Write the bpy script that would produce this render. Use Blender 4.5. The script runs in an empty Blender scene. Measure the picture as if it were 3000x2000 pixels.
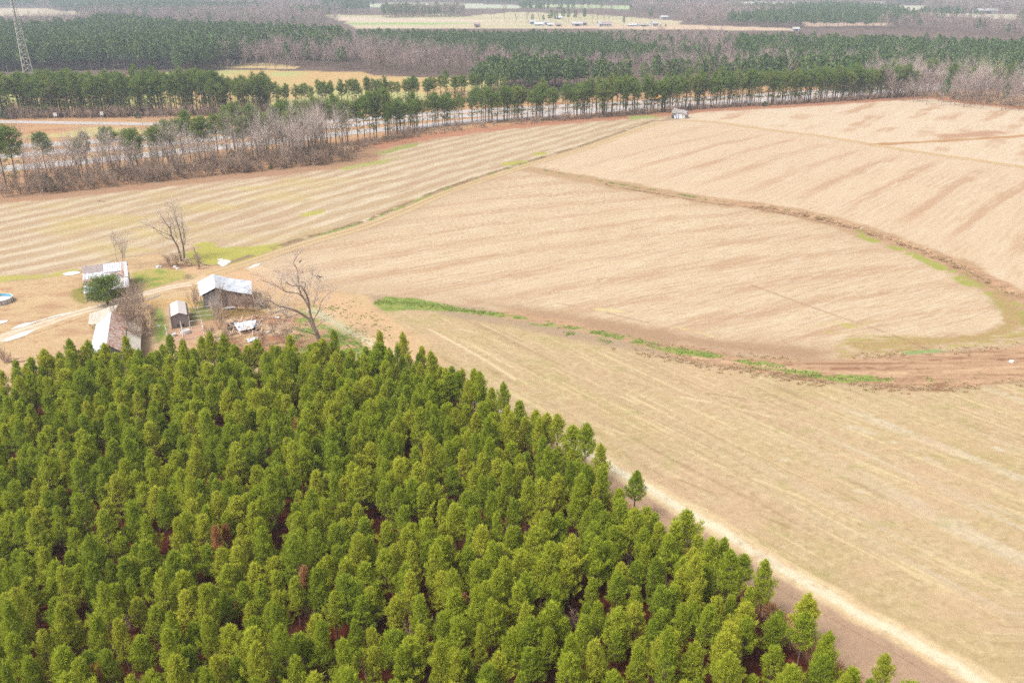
import bpy, math, random
import numpy as np
from mathutils import Vector, Matrix
R = math.radians
random.seed(7); rng = np.random.default_rng(7)
sc = bpy.context.scene
C = sc.collection

# ------------------------------------------------------------------ camera, light, exposure
FPX, YH, H = 2550.0, -70.0, 60.0          # focal length and horizon of the 3000 px wide photograph, flying height
PIT = math.atan((1000 - YH) / FPX); SP, CP = math.sin(PIT), math.cos(PIT)
cam = bpy.data.cameras.new('camera'); co = bpy.data.objects.new('camera', cam); C.objects.link(co)
co.location = (0, 0, H); co.rotation_euler = (math.pi / 2 - PIT, 0, 0)
cam.sensor_width = 36; cam.lens = 36 * FPX / 3000; cam.clip_start = 1; cam.clip_end = 30000
sc.camera = co
W = bpy.data.worlds.new('World'); sc.world = W; W.use_nodes = True
wn = W.node_tree.nodes; wl = W.node_tree.links
bg = wn['Background']; sky = wn.new('ShaderNodeTexSky'); sky.sky_type = 'NISHITA'; sky.sun_disc = False
SUN_EL, SUN_AZ = R(56), R(235)            # sun behind the camera, veiled by cloud
sky.sun_elevation = SUN_EL; sky.sun_rotation = SUN_AZ
sky.dust_density = 6.0; sky.air_density = 1.2; sky.ozone_density = 0.6
hs = wn.new('ShaderNodeHueSaturation'); hs.inputs['Saturation'].default_value = 0.22   # a closed cloud cover: nearly grey sky
wl.new(sky.outputs[0], hs.inputs['Color']); wl.new(hs.outputs[0], bg.inputs[0])
bg.inputs[1].default_value = 0.13
sl = bpy.data.lights.new('sun', 'SUN'); sl.energy = 1.5; sl.angle = R(14); sl.color = (1.0, 0.93, 0.82)
so = bpy.data.objects.new('sun', sl); C.objects.link(so)
sd = Vector((math.sin(SUN_AZ) * math.cos(SUN_EL), math.cos(SUN_AZ) * math.cos(SUN_EL), math.sin(SUN_EL)))
so.rotation_euler = sd.to_track_quat('Z', 'Y').to_euler(); so.location = (0, -20, 90)
sc.view_settings.view_transform = 'Standard'; sc.view_settings.look = 'None'
sc.view_settings.gamma = 1; sc.view_settings.exposure = 1.10
sc.cycles.max_bounces = 5; sc.cycles.diffuse_bounces = 3; sc.cycles.transmission_bounces = 2
sc.cycles.transparent_max_bounces = 4; sc.cycles.volume_bounces = 0
sc.cycles.use_denoising = False             # the photograph's own grain is kept
K = 2.45                                    # brightness of a white sheet on the ground in this light

# ------------------------------------------------------------------ helpers
def G(px, py, z=0.0):
    """point at height z seen at pixel (px, py) of the 3000 x 2000 photograph"""
    u = px - 1500.0; v = 1000.0 - py; t = (H - z) / (FPX * SP - v * CP)
    return (u * t, (FPX * CP + v * SP) * t)
def G3(px, py, z=0.0):
    a = G(px, py, z); return Vector((a[0], a[1], z))
def GP(pts, z=0.0): return np.array([G(p[0], p[1], z) for p in pts])
def s2l(c):
    c = np.asarray(c, float) / 255.0
    return np.where(c <= 0.04045, c / 12.92, ((c + 0.055) / 1.055) ** 2.4)
def alb(r, g, b): return np.clip(s2l((r, g, b)) / K, 0, 0.8)

def tag(o, label=None, cat=None, group=None, kind=None):
    if label: o['label'] = label
    if cat: o['category'] = cat
    if group: o['group'] = group
    if kind: o['kind'] = kind
    return o
def empty(name, loc=(0, 0, 0), rz=0.0, sc_=1.0):
    o = bpy.data.objects.new(name, None); C.objects.link(o)
    o.location = loc; o.rotation_euler = (0, 0, rz); o.scale = (sc_,) * 3; o.empty_display_size = 0.5
    return o

class MB:
    """collects triangles and quads, then links them as ONE mesh object"""
    def __init__(s): s.v = []; s.f = []
    def add(s, vs, fs):
        n = len(s.v); s.v.extend([tuple(p) for p in vs]); s.f.extend([tuple(i + n for i in f) for f in fs])
    def box(s, c, d, M=None):
        x, y, z = d[0] / 2, d[1] / 2, d[2] / 2
        vs = [Vector((a * x, b * y, e * z)) for a in (-1, 1) for b in (-1, 1) for e in (-1, 1)]
        if M is not None: vs = [M @ p for p in vs]
        s.add([p + Vector(c) for p in vs], [(0, 1, 3, 2), (4, 6, 7, 5), (0, 4, 5, 1), (2, 3, 7, 6), (0, 2, 6, 4), (1, 5, 7, 3)])
    def tube(s, pts, rad, n=5, tip=False):
        pts = [Vector(p) for p in pts]; k = len(pts)
        if not hasattr(rad, '__len__'): rad = [rad] * k
        base = len(s.v)
        for i, p in enumerate(pts):
            d = (pts[min(i + 1, k - 1)] - pts[max(i - 1, 0)]).normalized()
            a = d.cross(Vector((0.31, 0.2, 1)) if abs(d.z) < 0.9 else Vector((1, 0.1, 0))).normalized(); b = d.cross(a)
            for j in range(n):
                t = 2 * math.pi * j / n
                s.v.append(tuple(p + (a * math.cos(t) + b * math.sin(t)) * rad[i]))
        for i in range(k - 1):
            for j in range(n):
                q = (j + 1) % n
                s.f.append((base + i * n + j, base + i * n + q, base + (i + 1) * n + q, base + (i + 1) * n + j))
        s.f.append(tuple(base + j for j in range(n))[::-1]); s.f.append(tuple(base + (k - 1) * n + j for j in range(n)))
    def prism(s, poly, t):
        """planar polygon (list of 3D points) given a thickness t along its normal"""
        p = [Vector(q) for q in poly]; n = (p[1] - p[0]).cross(p[2] - p[0]).normalized() * t; k = len(p)
        vs = p + [q - n for q in p]
        fs = [tuple(range(k)), tuple(range(2 * k - 1, k - 1, -1))] + [(i, i + k, (i + 1) % k + k, (i + 1) % k) for i in range(k)]
        s.add(vs, fs)
    def sheet(s, A, B, Cc, D, n, amp=0.03, th=0.02, sag=0.0, m=4, jit=0.0):
        """corrugated sheet: A-B lower edge, D-C upper edge, ribs run up the slope"""
        A, B, Cc, D = map(Vector, (A, B, Cc, D)); nn = (B - A).cross(D - A).normalized(); g = []
        for lay in (0, 1):
            for i in range(n + 1):
                u = i / n
                for j in range(m + 1):
                    v = j / m
                    p = (A * (1 - u) + B * u) * (1 - v) + (D * (1 - u) + Cc * u) * v
                    p = p + nn * (amp * (1 if i % 2 else -1) - lay * th)
                    p.z -= sag * math.sin(math.pi * u) * math.sin(math.pi * v) + jit * math.sin(u * 17.3 + v * 5.1) * math.sin(u * 7.7 + 2 * v)
                    g.append(p)
        N = (n + 1) * (m + 1); f = []
        for i in range(n):
            for j in range(m):
                a = i * (m + 1) + j; b = a + m + 1
                f.append((a, b, b + 1, a + 1)); f.append((a + N, a + 1 + N, b + 1 + N, b + N))
        for j in range(m):
            f.append((j, j + 1, j + 1 + N, j + N)); a = n * (m + 1) + j; f.append((a, a + N, a + 1 + N, a + 1))
        for i in range(n):
            a = i * (m + 1); b = a + m + 1
            f.append((a, a + N, b + N, b)); f.append((a + m, b + m, b + m + N, a + m + N))
        s.add(g, f)
    def mesh(s, name):
        me = bpy.data.meshes.new(name); me.from_pydata(s.v, [], s.f); me.update(); return me
    def build(s, name, m, parent=None, smooth=False):
        me = s.mesh(name); me.materials.append(m)
        if smooth: me.polygons.foreach_set('use_smooth', [True] * len(me.polygons))
        o = bpy.data.objects.new(name, me); C.objects.link(o); o.parent = parent
        return o
def obj(name, me, parent=None):
    o = bpy.data.objects.new(name, me); C.objects.link(o); o.parent = parent; return o
def np_mesh(name, v, f, mat=None, col=None, smooth=False):
    """v (n,3), f (m,3|4) arrays; col (n,3) base colours"""
    me = bpy.data.meshes.new(name); k = f.shape[1]
    me.vertices.add(len(v)); me.vertices.foreach_set('co', np.ascontiguousarray(v, np.float32).ravel())
    me.loops.add(f.size); me.loops.foreach_set('vertex_index', np.ascontiguousarray(f, np.int32).ravel())
    me.polygons.add(len(f)); me.polygons.foreach_set('loop_start', np.arange(0, f.size, k, dtype=np.int32))
    me.update(calc_edges=True)
    if col is not None:
        a = me.color_attributes.new('Col', 'FLOAT_COLOR', 'POINT')
        a.data.foreach_set('color', np.c_[col, np.ones(len(col))].astype(np.float32).ravel())
    if smooth: me.polygons.foreach_set('use_smooth', np.ones(len(f), bool))
    if mat: me.materials.append(mat)
    return me

# ------------------------------------------------------------------ noise in numpy (for what the ground is made of)
def vn(x, y, seed=0):
    xi = np.floor(x).astype(np.int64); yi = np.floor(y).astype(np.int64); fx = x - xi; fy = y - yi
    fx = fx * fx * (3 - 2 * fx); fy = fy * fy * (3 - 2 * fy)
    def h(a, b):
        n = (a * 374761393 + b * 668265263 + seed * 974711) & 0xffffffff
        n = ((n ^ (n >> 13)) * 1274126177) & 0xffffffff
        return ((n ^ (n >> 16)) & 0xffff) / 65535.0
    return (h(xi, yi) * (1 - fx) + h(xi + 1, yi) * fx) * (1 - fy) + (h(xi, yi + 1) * (1 - fx) + h(xi + 1, yi + 1) * fx) * fy
def fb(x, y, s=0, o=3):
    a = 0; w = 0.5; t = 0
    for i in range(o):
        a = a + w * vn(x * 2 ** i + 17.3 * i, y * 2 ** i - 9.1 * i, s + i); t += w; w *= 0.55
    return a / t
def sdf(poly, x, y):
    d = np.full(x.shape, 1e18); s = np.ones(x.shape); n = len(poly); j = n - 1
    for i in range(n):
        ex, ey = poly[j][0] - poly[i][0], poly[j][1] - poly[i][1]
        wx, wy = x - poly[i][0], y - poly[i][1]
        t = np.clip((wx * ex + wy * ey) / (ex * ex + ey * ey + 1e-9), 0, 1)
        d = np.minimum(d, (wx - ex * t) ** 2 + (wy - ey * t) ** 2)
        c1 = y >= poly[i][1]; c2 = y < poly[j][1]; c3 = ex * wy > ey * wx
        fl = (c1 & c2 & c3) | (~c1 & ~c2 & ~c3); s = np.where(fl, -s, s); j = i
    return s * np.sqrt(d)                                              # negative inside
def seg(pl, x, y):
    """distance to a polyline and the signed side"""
    d = np.full(x.shape, 1e18); sg = np.zeros(x.shape)
    for i in range(len(pl) - 1):
        ax, ay = pl[i]; bx, by = pl[i + 1]; ex, ey = bx - ax, by - ay
        t = np.clip(((x - ax) * ex + (y - ay) * ey) / (ex * ex + ey * ey + 1e-9), 0, 1)
        dx, dy = x - ax - ex * t, y - ay - ey * t; q = dx * dx + dy * dy
        m = q < d; d = np.where(m, q, d); sg = np.where(m, np.sign(ex * (y - ay) - ey * (x - ax)), sg)
    return np.sqrt(d) * sg
def ss(a, b, x):
    t = np.clip((x - a) / (b - a), 0, 1); return t * t * (3 - 2 * t)
def mixc(c, d, m): return c + (np.asarray(d) - c) * np.asarray(m)[..., None]

# ------------------------------------------------------------------ places (traced on the photograph, laid on the ground in metres)
PL_EDGE_TOP = [(-500, 1215), (0, 1165), (70, 1150), (150, 1110), (260, 1105), (400, 1112), (600, 1098), (900, 1092), (1130, 1092), (1240, 1120)]
PL_EDGE_R = [(1330, 1165), (1430, 1225), (1590, 1335), (1740, 1440), (1850, 1520), (1990, 1632), (2140, 1735), (2290, 1850), (2385, 1950), (2490, 2035), (2620, 2140), (3060, 2560)]
PLANT = np.vstack([GP(PL_EDGE_TOP), GP(PL_EDGE_R), [[75, 20], [-110, 20]]])
FIELD_EDGE = [(-500, 625), (0, 580), (150, 567), (300, 552), (500, 530), (650, 515), (797, 500), (930, 485), (1045, 469), (1057, 440), (1130, 421), (1227, 402), (1447, 374), (1742, 348), (1971, 331), (2022, 324), (2349, 306), (2560, 292), (2695, 284), (2760, 287), (2835, 299), (3000, 316), (3300, 340)]
FARM_ROAD = [(600, 806), (680, 784), (765, 756), (918, 706), (1100, 652), (1304, 566), (1430, 522), (1559, 480), (1650, 454), (1738, 427), (1850, 386), (1937, 356)]
LEFT_F = np.vstack([GP(FIELD_EDGE[:15]), GP(FARM_ROAD[::-1]), GP([(560, 796), (470, 745), (360, 752), (250, 790), (90, 815), (0, 822), (-500, 860)])])
DITCH = [(1570, 497), (1650, 512), (1800, 541), (1950, 565), (2080, 588), (2200, 602), (2330, 624), (2460, 655), (2560, 688), (2700, 735), (2800, 778), (2900, 830), (3000, 876), (3200, 980)]
BAND_TOP = [(1080, 862), (1180, 872), (1330, 892), (1500, 918), (1700, 955), (1900, 1005), (2100, 1035), (2300, 1054), (2450, 1053), (2600, 1040), (2780, 1030), (3000, 1010), (3200, 985)]
BAND_BOT = [(1110, 905), (1250, 912), (1400, 942), (1600, 975), (1800, 1018), (2000, 1058), (2200, 1088), (2400, 1118), (2600, 1135), (2800, 1135), (3000, 1118), (3200, 1100)]
MID_F = np.vstack([GP(FARM_ROAD[:8]), GP(DITCH), GP(BAND_TOP[::-1]), GP([(950, 850), (800, 830), (700, 800)])])
TRACK2 = [(1990, 352), (2100, 358), (2250, 380), (2400, 398), (2560, 424), (2700, 447), (2850, 468), (3000, 490), (3300, 535)]
UP_F = np.vstack([GP(FARM_ROAD[7:]), GP(TRACK2), GP([(3300, 900)]), GP(DITCH[::-1])])
UR_F = np.vstack([GP(FIELD_EDGE[14:]), GP([(3300, 535)]), GP(TRACK2[::-1])])
BAR2 = [(2560, 424), (2700, 417), (2850, 408), (3000, 398), (3200, 388)]
NEAR_TRACK = [(905, 905), (1010, 960), (1100, 1010), (1240, 1098), (1400, 1180), (1581, 1252), (1700, 1315), (1790, 1365), (1990, 1482), (2140, 1570), (2296, 1671), (2487, 1777), (2680, 1880), (2844, 1977), (3050, 2110)]
NEAR_F = np.vstack([GP(BAND_BOT), GP([(3200, 2300)]), GP(NEAR_TRACK[::-1])])
YARD_ROAD = [(-300, 1055), (-100, 1020), (0, 990), (100, 958), (200, 925), (290, 900), (380, 873), (470, 848), (560, 832)]
ROADS = {'A': [(-500, 349), (0, 357), (250, 361), (489, 364), (680, 361), (860, 352)],
         'B': [(-400, 452), (149, 423), (340, 411), (500, 398), (700, 381), (900, 362), (1300, 331), (1700, 309), (2100, 287), (2500, 262), (2800, 243), (3200, 215)],
         'C': [(-400, 482), (0, 459), (159, 446), (340, 434), (500, 419), (700, 399), (900, 378), (1300, 344), (1700, 321), (2100, 299), (2500, 272), (2800, 253), (3200, 223)],
         'D': [(-400, 532), (19, 494), (250, 473), (500, 447), (887, 405), (1065, 385), (1200, 373), (1414, 352), (1900, 316), (2250, 296), (2461, 281), (2640, 268), (2850, 258), (3200, 240)]}
FOREST_L = np.vstack([GP([(-900, 215), (0, 213), (300, 208), (515, 206)]), GP([(505, 130), (640, 112), (800, 95), (970, 100), (1030, 98), (1000, 72), (800, 64), (560, 57), (300, 34), (240, 50), (120, 60), (0, 52), (-900, 50)], 20)])
FOREST_M = np.vstack([GP([(520, 205), (560, 197), (760, 196), (900, 200), (1050, 207), (1100, 220), (1300, 222), (1480, 222)]), GP([(1460, 132), (1300, 127), (1200, 119), (1100, 107), (1030, 99), (970, 101), (800, 96), (640, 113), (505, 131)], 16)])
FOREST_P2 = np.vstack([GP([(1080, 108), (1200, 119), (1460, 132), (1800, 142), (1990, 138), (1900, 118), (1760, 104), (1900, 92), (1036, 85)], 12)])
FOREST_C = np.vstack([GP([(1380, 272), (1500, 276), (1700, 268), (2000, 255), (2200, 245), (2400, 236), (2600, 228)]), GP([(2500, 178), (2330, 157), (2100, 162), (1900, 167), (1600, 152), (1460, 152)], 18)])
FOREST_PK = np.vstack([GP([(1460, 138), (1800, 146), (2000, 144), (2330, 138), (2560, 150), (2780, 165), (3300, 190), (3300, 250), (2900, 235), (2560, 210), (2330, 154), (2100, 160), (1900, 164), (1600, 150), (1460, 150)], 14)])
FOREST_P3 = np.vstack([GP([(2125, 92), (2330, 94), (2600, 101), (3300, 112), (3300, 210), (3000, 190), (2780, 170), (2560, 152), (2330, 138), (2180, 132)], 15)])
FOREST_MX = np.vstack([GP([(1760, 104), (1900, 92), (2125, 92), (2180, 132), (2000, 142), (1900, 118)], 14)])
FAR_FIELD = GP([(930, 41), (1060, 46), (1300, 43), (1370, 48), (1500, 36), (1700, 40), (1990, 62), (2000, 78), (2330, 84), (2330, 91), (1900, 86), (1500, 84), (1250, 84), (1036, 84), (1010, 62)])
FARM2 = GP([(1800, 40), (1990, 42), (2000, 68), (1990, 62), (1800, 50)])
TOWER_FIELDS = [GP([(-200, 25), (130, 24), (200, 40), (150, 48), (-200, 46)]), GP([(205, 7), (350, 8), (350, 14), (215, 13)]), GP([(130, 32), (220, 34), (300, 44), (180, 46)])]
FARF = [(GP([(1020, 21), (1200, 22), (1530, 26), (1530, 16), (1300, 9), (1150, 9), (1000, 17)]), (214, 220, 190)),
        (GP([(1540, 14), (1700, 14), (1850, 18), (1845, 28), (1700, 24), (1540, 23)]), (200, 215, 160)),
        (GP([(2100, 4), (2400, 6), (2400, 12), (2200, 14), (2100, 9)]), (225, 215, 195)),
        (GP([(2505, 17), (2620, 16), (2720, 18), (2700, 26), (2670, 33), (2655, 26), (2500, 23)]), (220, 214, 190)),
        (GP([(2655, 39), (2700, 37), (2980, 43), (2990, 60), (2840, 52), (2660, 46)]), (222, 214, 185)),
        (GP([(2350, 66), (2600, 68), (2600, 76), (2370, 78)]), (215, 185, 160)),
        (GP([(150, 63), (240, 63), (235, 71), (150, 70)]), (225, 210, 190))]
OCHRE = GP([(380, 222), (515, 209), (700, 204), (1060, 212), (1100, 222), (1480, 235), (1480, 300), (1170, 316), (768, 334), (714, 340), (0, 352), (0, 300), (-500, 300), (-500, 240), (0, 222)])
OCHRE2 = GP([(590, 201), (620, 190), (760, 184), (880, 195), (860, 203), (720, 200)])
ROADSIDE = np.vstack([GP([(-500, 345), (0, 345), (714, 336), (768, 330), (1170, 312), (1450, 292), (1900, 270), (2400, 235), (2900, 200), (3300, 170), (3300, 340)]), GP(FIELD_EDGE[::-1])])

def patch(col, x, y, poly, c, j=1.0, soft=0.5, js=8.0, seed=3):
    x0, y0 = poly.min(0) - 3 * j - soft; x1, y1 = poly.max(0) + 3 * j + soft
    m = (x > x0) & (x < x1) & (y > y0) & (y < y1)
    if not m.any(): return
    xx, yy = x[m], y[m]
    d = sdf(poly, xx, yy) + (fb(xx / js, yy / js, seed) - 0.5) * 2 * j + (fb(xx / js * 6, yy / js * 6, seed + 5, 2) - 0.5) * 0.7 * j
    k = ss(soft, -soft, d)
    c = c(xx, yy) if callable(c) else np.asarray(c)
    col[m] += (c - col[m]) * k[:, None]
def rot(x, y, deg):
    a = R(deg); return x * math.cos(a) + y * math.sin(a), -x * math.sin(a) + y * math.cos(a)   # along, across

def c_left(x, y):
    u, v = rot(x, y, 57.0)
    v = v + (fb(u / 60, v / 40, 11) - 0.5) * 9 + (fb(u / 18, v / 12, 17) - .5) * 2.2
    st = 0.5 + 0.5 * np.sin(v * 2 * math.pi / 7.0)
    st = np.clip((st * 1.1 - 0.1) * (.45 + .75 * fb(u / 50, v / 14, 18)) + (fb(u / 10, v / 1.1, 12) - 0.5) * 1.5, 0, 1)
    base = mixc(mixc(np.ones((len(x), 3)) * alb(212, 186, 148), alb(206, 174, 142), fb(x / 25, y / 25, 13)), alb(242, 225, 196), st * 0.8)
    yel = ss(0.5, 0.75, fb(x / 22, y / 12, 14)) * ss(-30, -80, x)
    base = mixc(base, alb(222, 200, 130), yel * 0.55)
    return mixc(base, alb(186, 156, 122), ss(0.5, 0.85, fb(u / 5, v / .6, 15)) * 0.45)
def c_mid(x, y):
    u, v = rot(x, y, 31.0)
    v2 = v + (fb(u / 70, v / 50, 21) - 0.5) * 10 + u * u * 0.0006
    st = np.clip((0.5 + 0.5 * np.sin(v2 * 2 * math.pi / 13.0)) * 1.6 - 0.75 + (fb(u / 16, v / 2.2, 22) - 0.5) * 1.7, 0, 1)
    c = mixc(np.ones((len(x), 3)) * alb(234, 208, 173), alb(211, 173, 138), st * 0.75)
    c = mixc(c, alb(214, 178, 146), (0.5 + 0.5 * np.sin(v2 * 2 * math.pi / 1.55)) * ss(.3, .6, fb(u / 25, v / 6, 26)) * .4)
    c = mixc(c, alb(244, 226, 196), ss(0.45, 0.75, fb(u / 5, v / .5, 23)) * 0.55)
    c = mixc(c, alb(196, 158, 128), ss(0.55, 0.8, fb(u / 4, v / .4, 24)) * 0.5)
    e = -sdf(MID_F, x, y)
    c = mixc(c, alb(212, 182, 148), ss(14, 1, e + (fb(x / 9, y / 9, 25) - .5) * 10) * 0.5)
    # dull turn rows above the terrace
    return c
def c_up(x, y):
    u, v = rot(x, y, 50.0 - np.clip((x - 90) * 0.28, 0, 24).mean() * 0)
    ang = np.radians(50.0); t = np.clip((x - 95) / 90, 0, 1) * 0.0
    v2 = v + (fb(u / 80, v / 60, 31) - 0.5) * 8 + np.maximum(u - 280, 0) ** 2 * 0.0007
    v2 = v2 + (fb(u / 30, v / 12, 36) - .5) * 2.5
    tri = np.abs(((v2 / 15.0) % 1) - 0.5) * 2
    dash = ss(0.3, 0.65, fb(u / 40, v2 / 30.0, 32))
    st = ss(0.36, 0.10, tri + (fb(u / 14, v / 1.2, 33) - .5) * 0.45) * (0.45 + 0.55 * dash)
    e = -sdf(UP_F, x, y); st = st * ss(8, 22, e)
    c = mixc(np.ones((len(x), 3)) * alb(236, 209, 176), alb(211, 170, 136), st * 0.72)
    c = mixc(c, alb(216, 180, 148), (0.5 + 0.5 * np.sin(v2 * 2 * math.pi / 2.2)) * ss(.3, .6, fb(u / 25, v / 8, 37)) * .35)
    c = mixc(c, alb(243, 224, 192), ss(0.5, 0.8, fb(u / 9, v / 1.0, 34)) * 0.5)
    return mixc(c, alb(205, 165, 132), ss(0.62, 0.85, fb(u / 6, v / .8, 35)) * 0.35)
def c_ur(x, y):
    u, v = rot(x, y, 54.0)
    v2 = v + (fb(u / 60, v / 60, 41) - 0.5) * 5 + (fb(u / 16, v / 8, 47) - .5) * 5
    row = np.floor(v2 / 14.0); tri = np.abs(((v2 / 14.0) % 1) - 0.5) * 2
    dash = ss(0.42, 0.62, fb(u / 26, row * 5.1, 42) * .7 + fb(x / 30, y / 30, 46) * .3)
    st = ss(0.55, 0.25, tri + (fb(u / 10, v / 2.0, 43) - .5) * 0.5) * dash * ss(4, 14, -sdf(UR_F, x, y))
    c = mixc(np.ones((len(x), 3)) * alb(239, 214, 184), alb(215, 174, 138), st * 0.8)
    return mixc(c, alb(246, 230, 204), ss(0.5, 0.8, fb(u / 12, v / 1.5, 44)) * 0.5)
def c_near(x, y):
    u, v = rot(x, y, -52.0)
    w = fb(u / 40, v / 5, 51)
    c = mixc(np.ones((len(x), 3)) * alb(219, 192, 150), alb(208, 186, 136), ss(0.35, 0.7, fb(x / 16, y / 16, 52)))
    c = mixc(c, alb(220, 188, 154), ss(0.45, 0.7, fb(u / 30, v / 6, 53)) * 0.6)
    c = mixc(c, alb(228, 212, 184), ss(0.55, 0.75, fb(u / 45, v / 2.6, 54)) * ss(20, 60, x) * 0.9)
    c = mixc(c, alb(246, 224, 174), ss(0.6, 0.76, fb(u / 16, v / .4, 55)) * 0.7)
    c = mixc(c, alb(176, 146, 112), ss(0.62, 0.85, fb(u / 22, v / .6, 56)) * 0.5)
    c = mixc(c, alb(186, 180, 114), ss(0.62, 0.82, fb(x / 3.5, y / 2.5, 57)) * 0.4)
    c = mixc(c, alb(236, 214, 172), ss(0.5, 0.75, fb(x / .8, y / .6, 58, 2)) * 0.4)
    c = mixc(c, alb(186, 160, 114), ss(0.55, 0.8, fb(x / .7 + 40, y / .5, 59, 2)) * 0.35)
    c = mixc(c, alb(226, 192, 156), ss(0.5, 0.75, fb(x / 9, y / 6, 50)) * 0.45)
    return c
def c_yard(x, y):
    c = mixc(np.ones((len(x), 3)) * alb(223, 187, 146), alb(233, 204, 158), fb(x / 5, y / 3, 61))
    c = mixc(c, alb(206, 164, 128), ss(0.5, 0.8, fb(x / 7 + 3, y / 3, 62)) * 0.8)
    return mixc(c, alb(190, 138, 100), ss(0.6, 0.85, fb(x / 1.6, y / .8, 63)) * 0.5)
def c_green(x, y):
    c = mixc(np.ones((len(x), 3)) * alb(132, 160, 72), alb(176, 186, 100), fb(x / 1.6, y / 1.2, 71))
    c = mixc(c, alb(98, 134, 58), ss(0.5, 0.75, fb(x / .7, y / .5, 72)) * 0.7)
    return mixc(c, alb(196, 178, 112), ss(0.56, 0.7, fb(x / 1.1, y / .5, 74)) * 0.6)
def c_yel(x, y):
    return mixc(np.ones((len(x), 3)) * alb(214, 204, 104), alb(190, 186, 100), fb(x / 2, y / 2, 73))
def c_band(x, y):
    c = mixc(np.ones((len(x), 3)) * alb(222, 184, 148), alb(208, 167, 133), fb(x / 8, y / 2, 81))
    c = mixc(c, alb(232, 192, 152), ss(0.5, 0.8, fb(x / 12, y / .8, 82)) * 0.6)
    c = mixc(c, alb(176, 136, 104), ss(0.5, 0.72, fb(x / 14 + y / 30, y / .35, 84)) * 0.6)
    return mixc(c, alb(150, 112, 82), ss(0.6, 0.8, fb(x / 1.6, y / .6, 83)) * 0.5)
def c_straw(x, y):
    c = mixc(np.ones((len(x), 3)) * alb(208, 156, 120), alb(226, 186, 136), fb(x / 12, y / 6, 91))
    return mixc(c, alb(182, 126, 98), ss(0.55, 0.8, fb(x / 4, y / 3, 92)) * 0.6)
def c_litter(x, y):
    c = mixc(np.ones((len(x), 3)) * alb(112, 54, 34), alb(84, 34, 22), fb(x / 1.5, y / 1.5, 95))
    return mixc(c, alb(150, 88, 58), ss(0.6, 0.8, fb(x / .5, y / .5, 96, 2)) * 0.7)
def c_wood(x, y):
    return mixc(np.ones((len(x), 3)) * alb(142, 118, 106), alb(120, 98, 88), fb(x / 9, y / 9, 97))

def rag(col, x, y, poly, c, j=.8, seed=3):
    patch(col, x, y, poly, c, j, 0.35, 2.2, seed)
def band(col, x, y, line, half, c, amp=0.6, soft=0.4, seed=5, side=0.0, dens=None):
    x0, y0 = line.min(0) - half * 3 - 5; x1, y1 = line.max(0) + half * 3 + 5
    m = (x > x0) & (x < x1) & (y > y0) & (y < y1)
    if not m.any(): return
    xx, yy = x[m], y[m]
    d = np.abs(seg(line, xx, yy) - side) + (fb(xx / 5, yy / 5, seed) - 0.5) * 2 * amp * half
    k = ss(half + soft, half - soft, d)
    if dens is not None: k = k * ss(1 - dens, 1.15 - dens, fb(xx / 4, yy / 3, seed + 9))
    c = c(xx, yy) if callable(c) else np.asarray(c)
    col[m] += (c - col[m]) * k[:, None]

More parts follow.
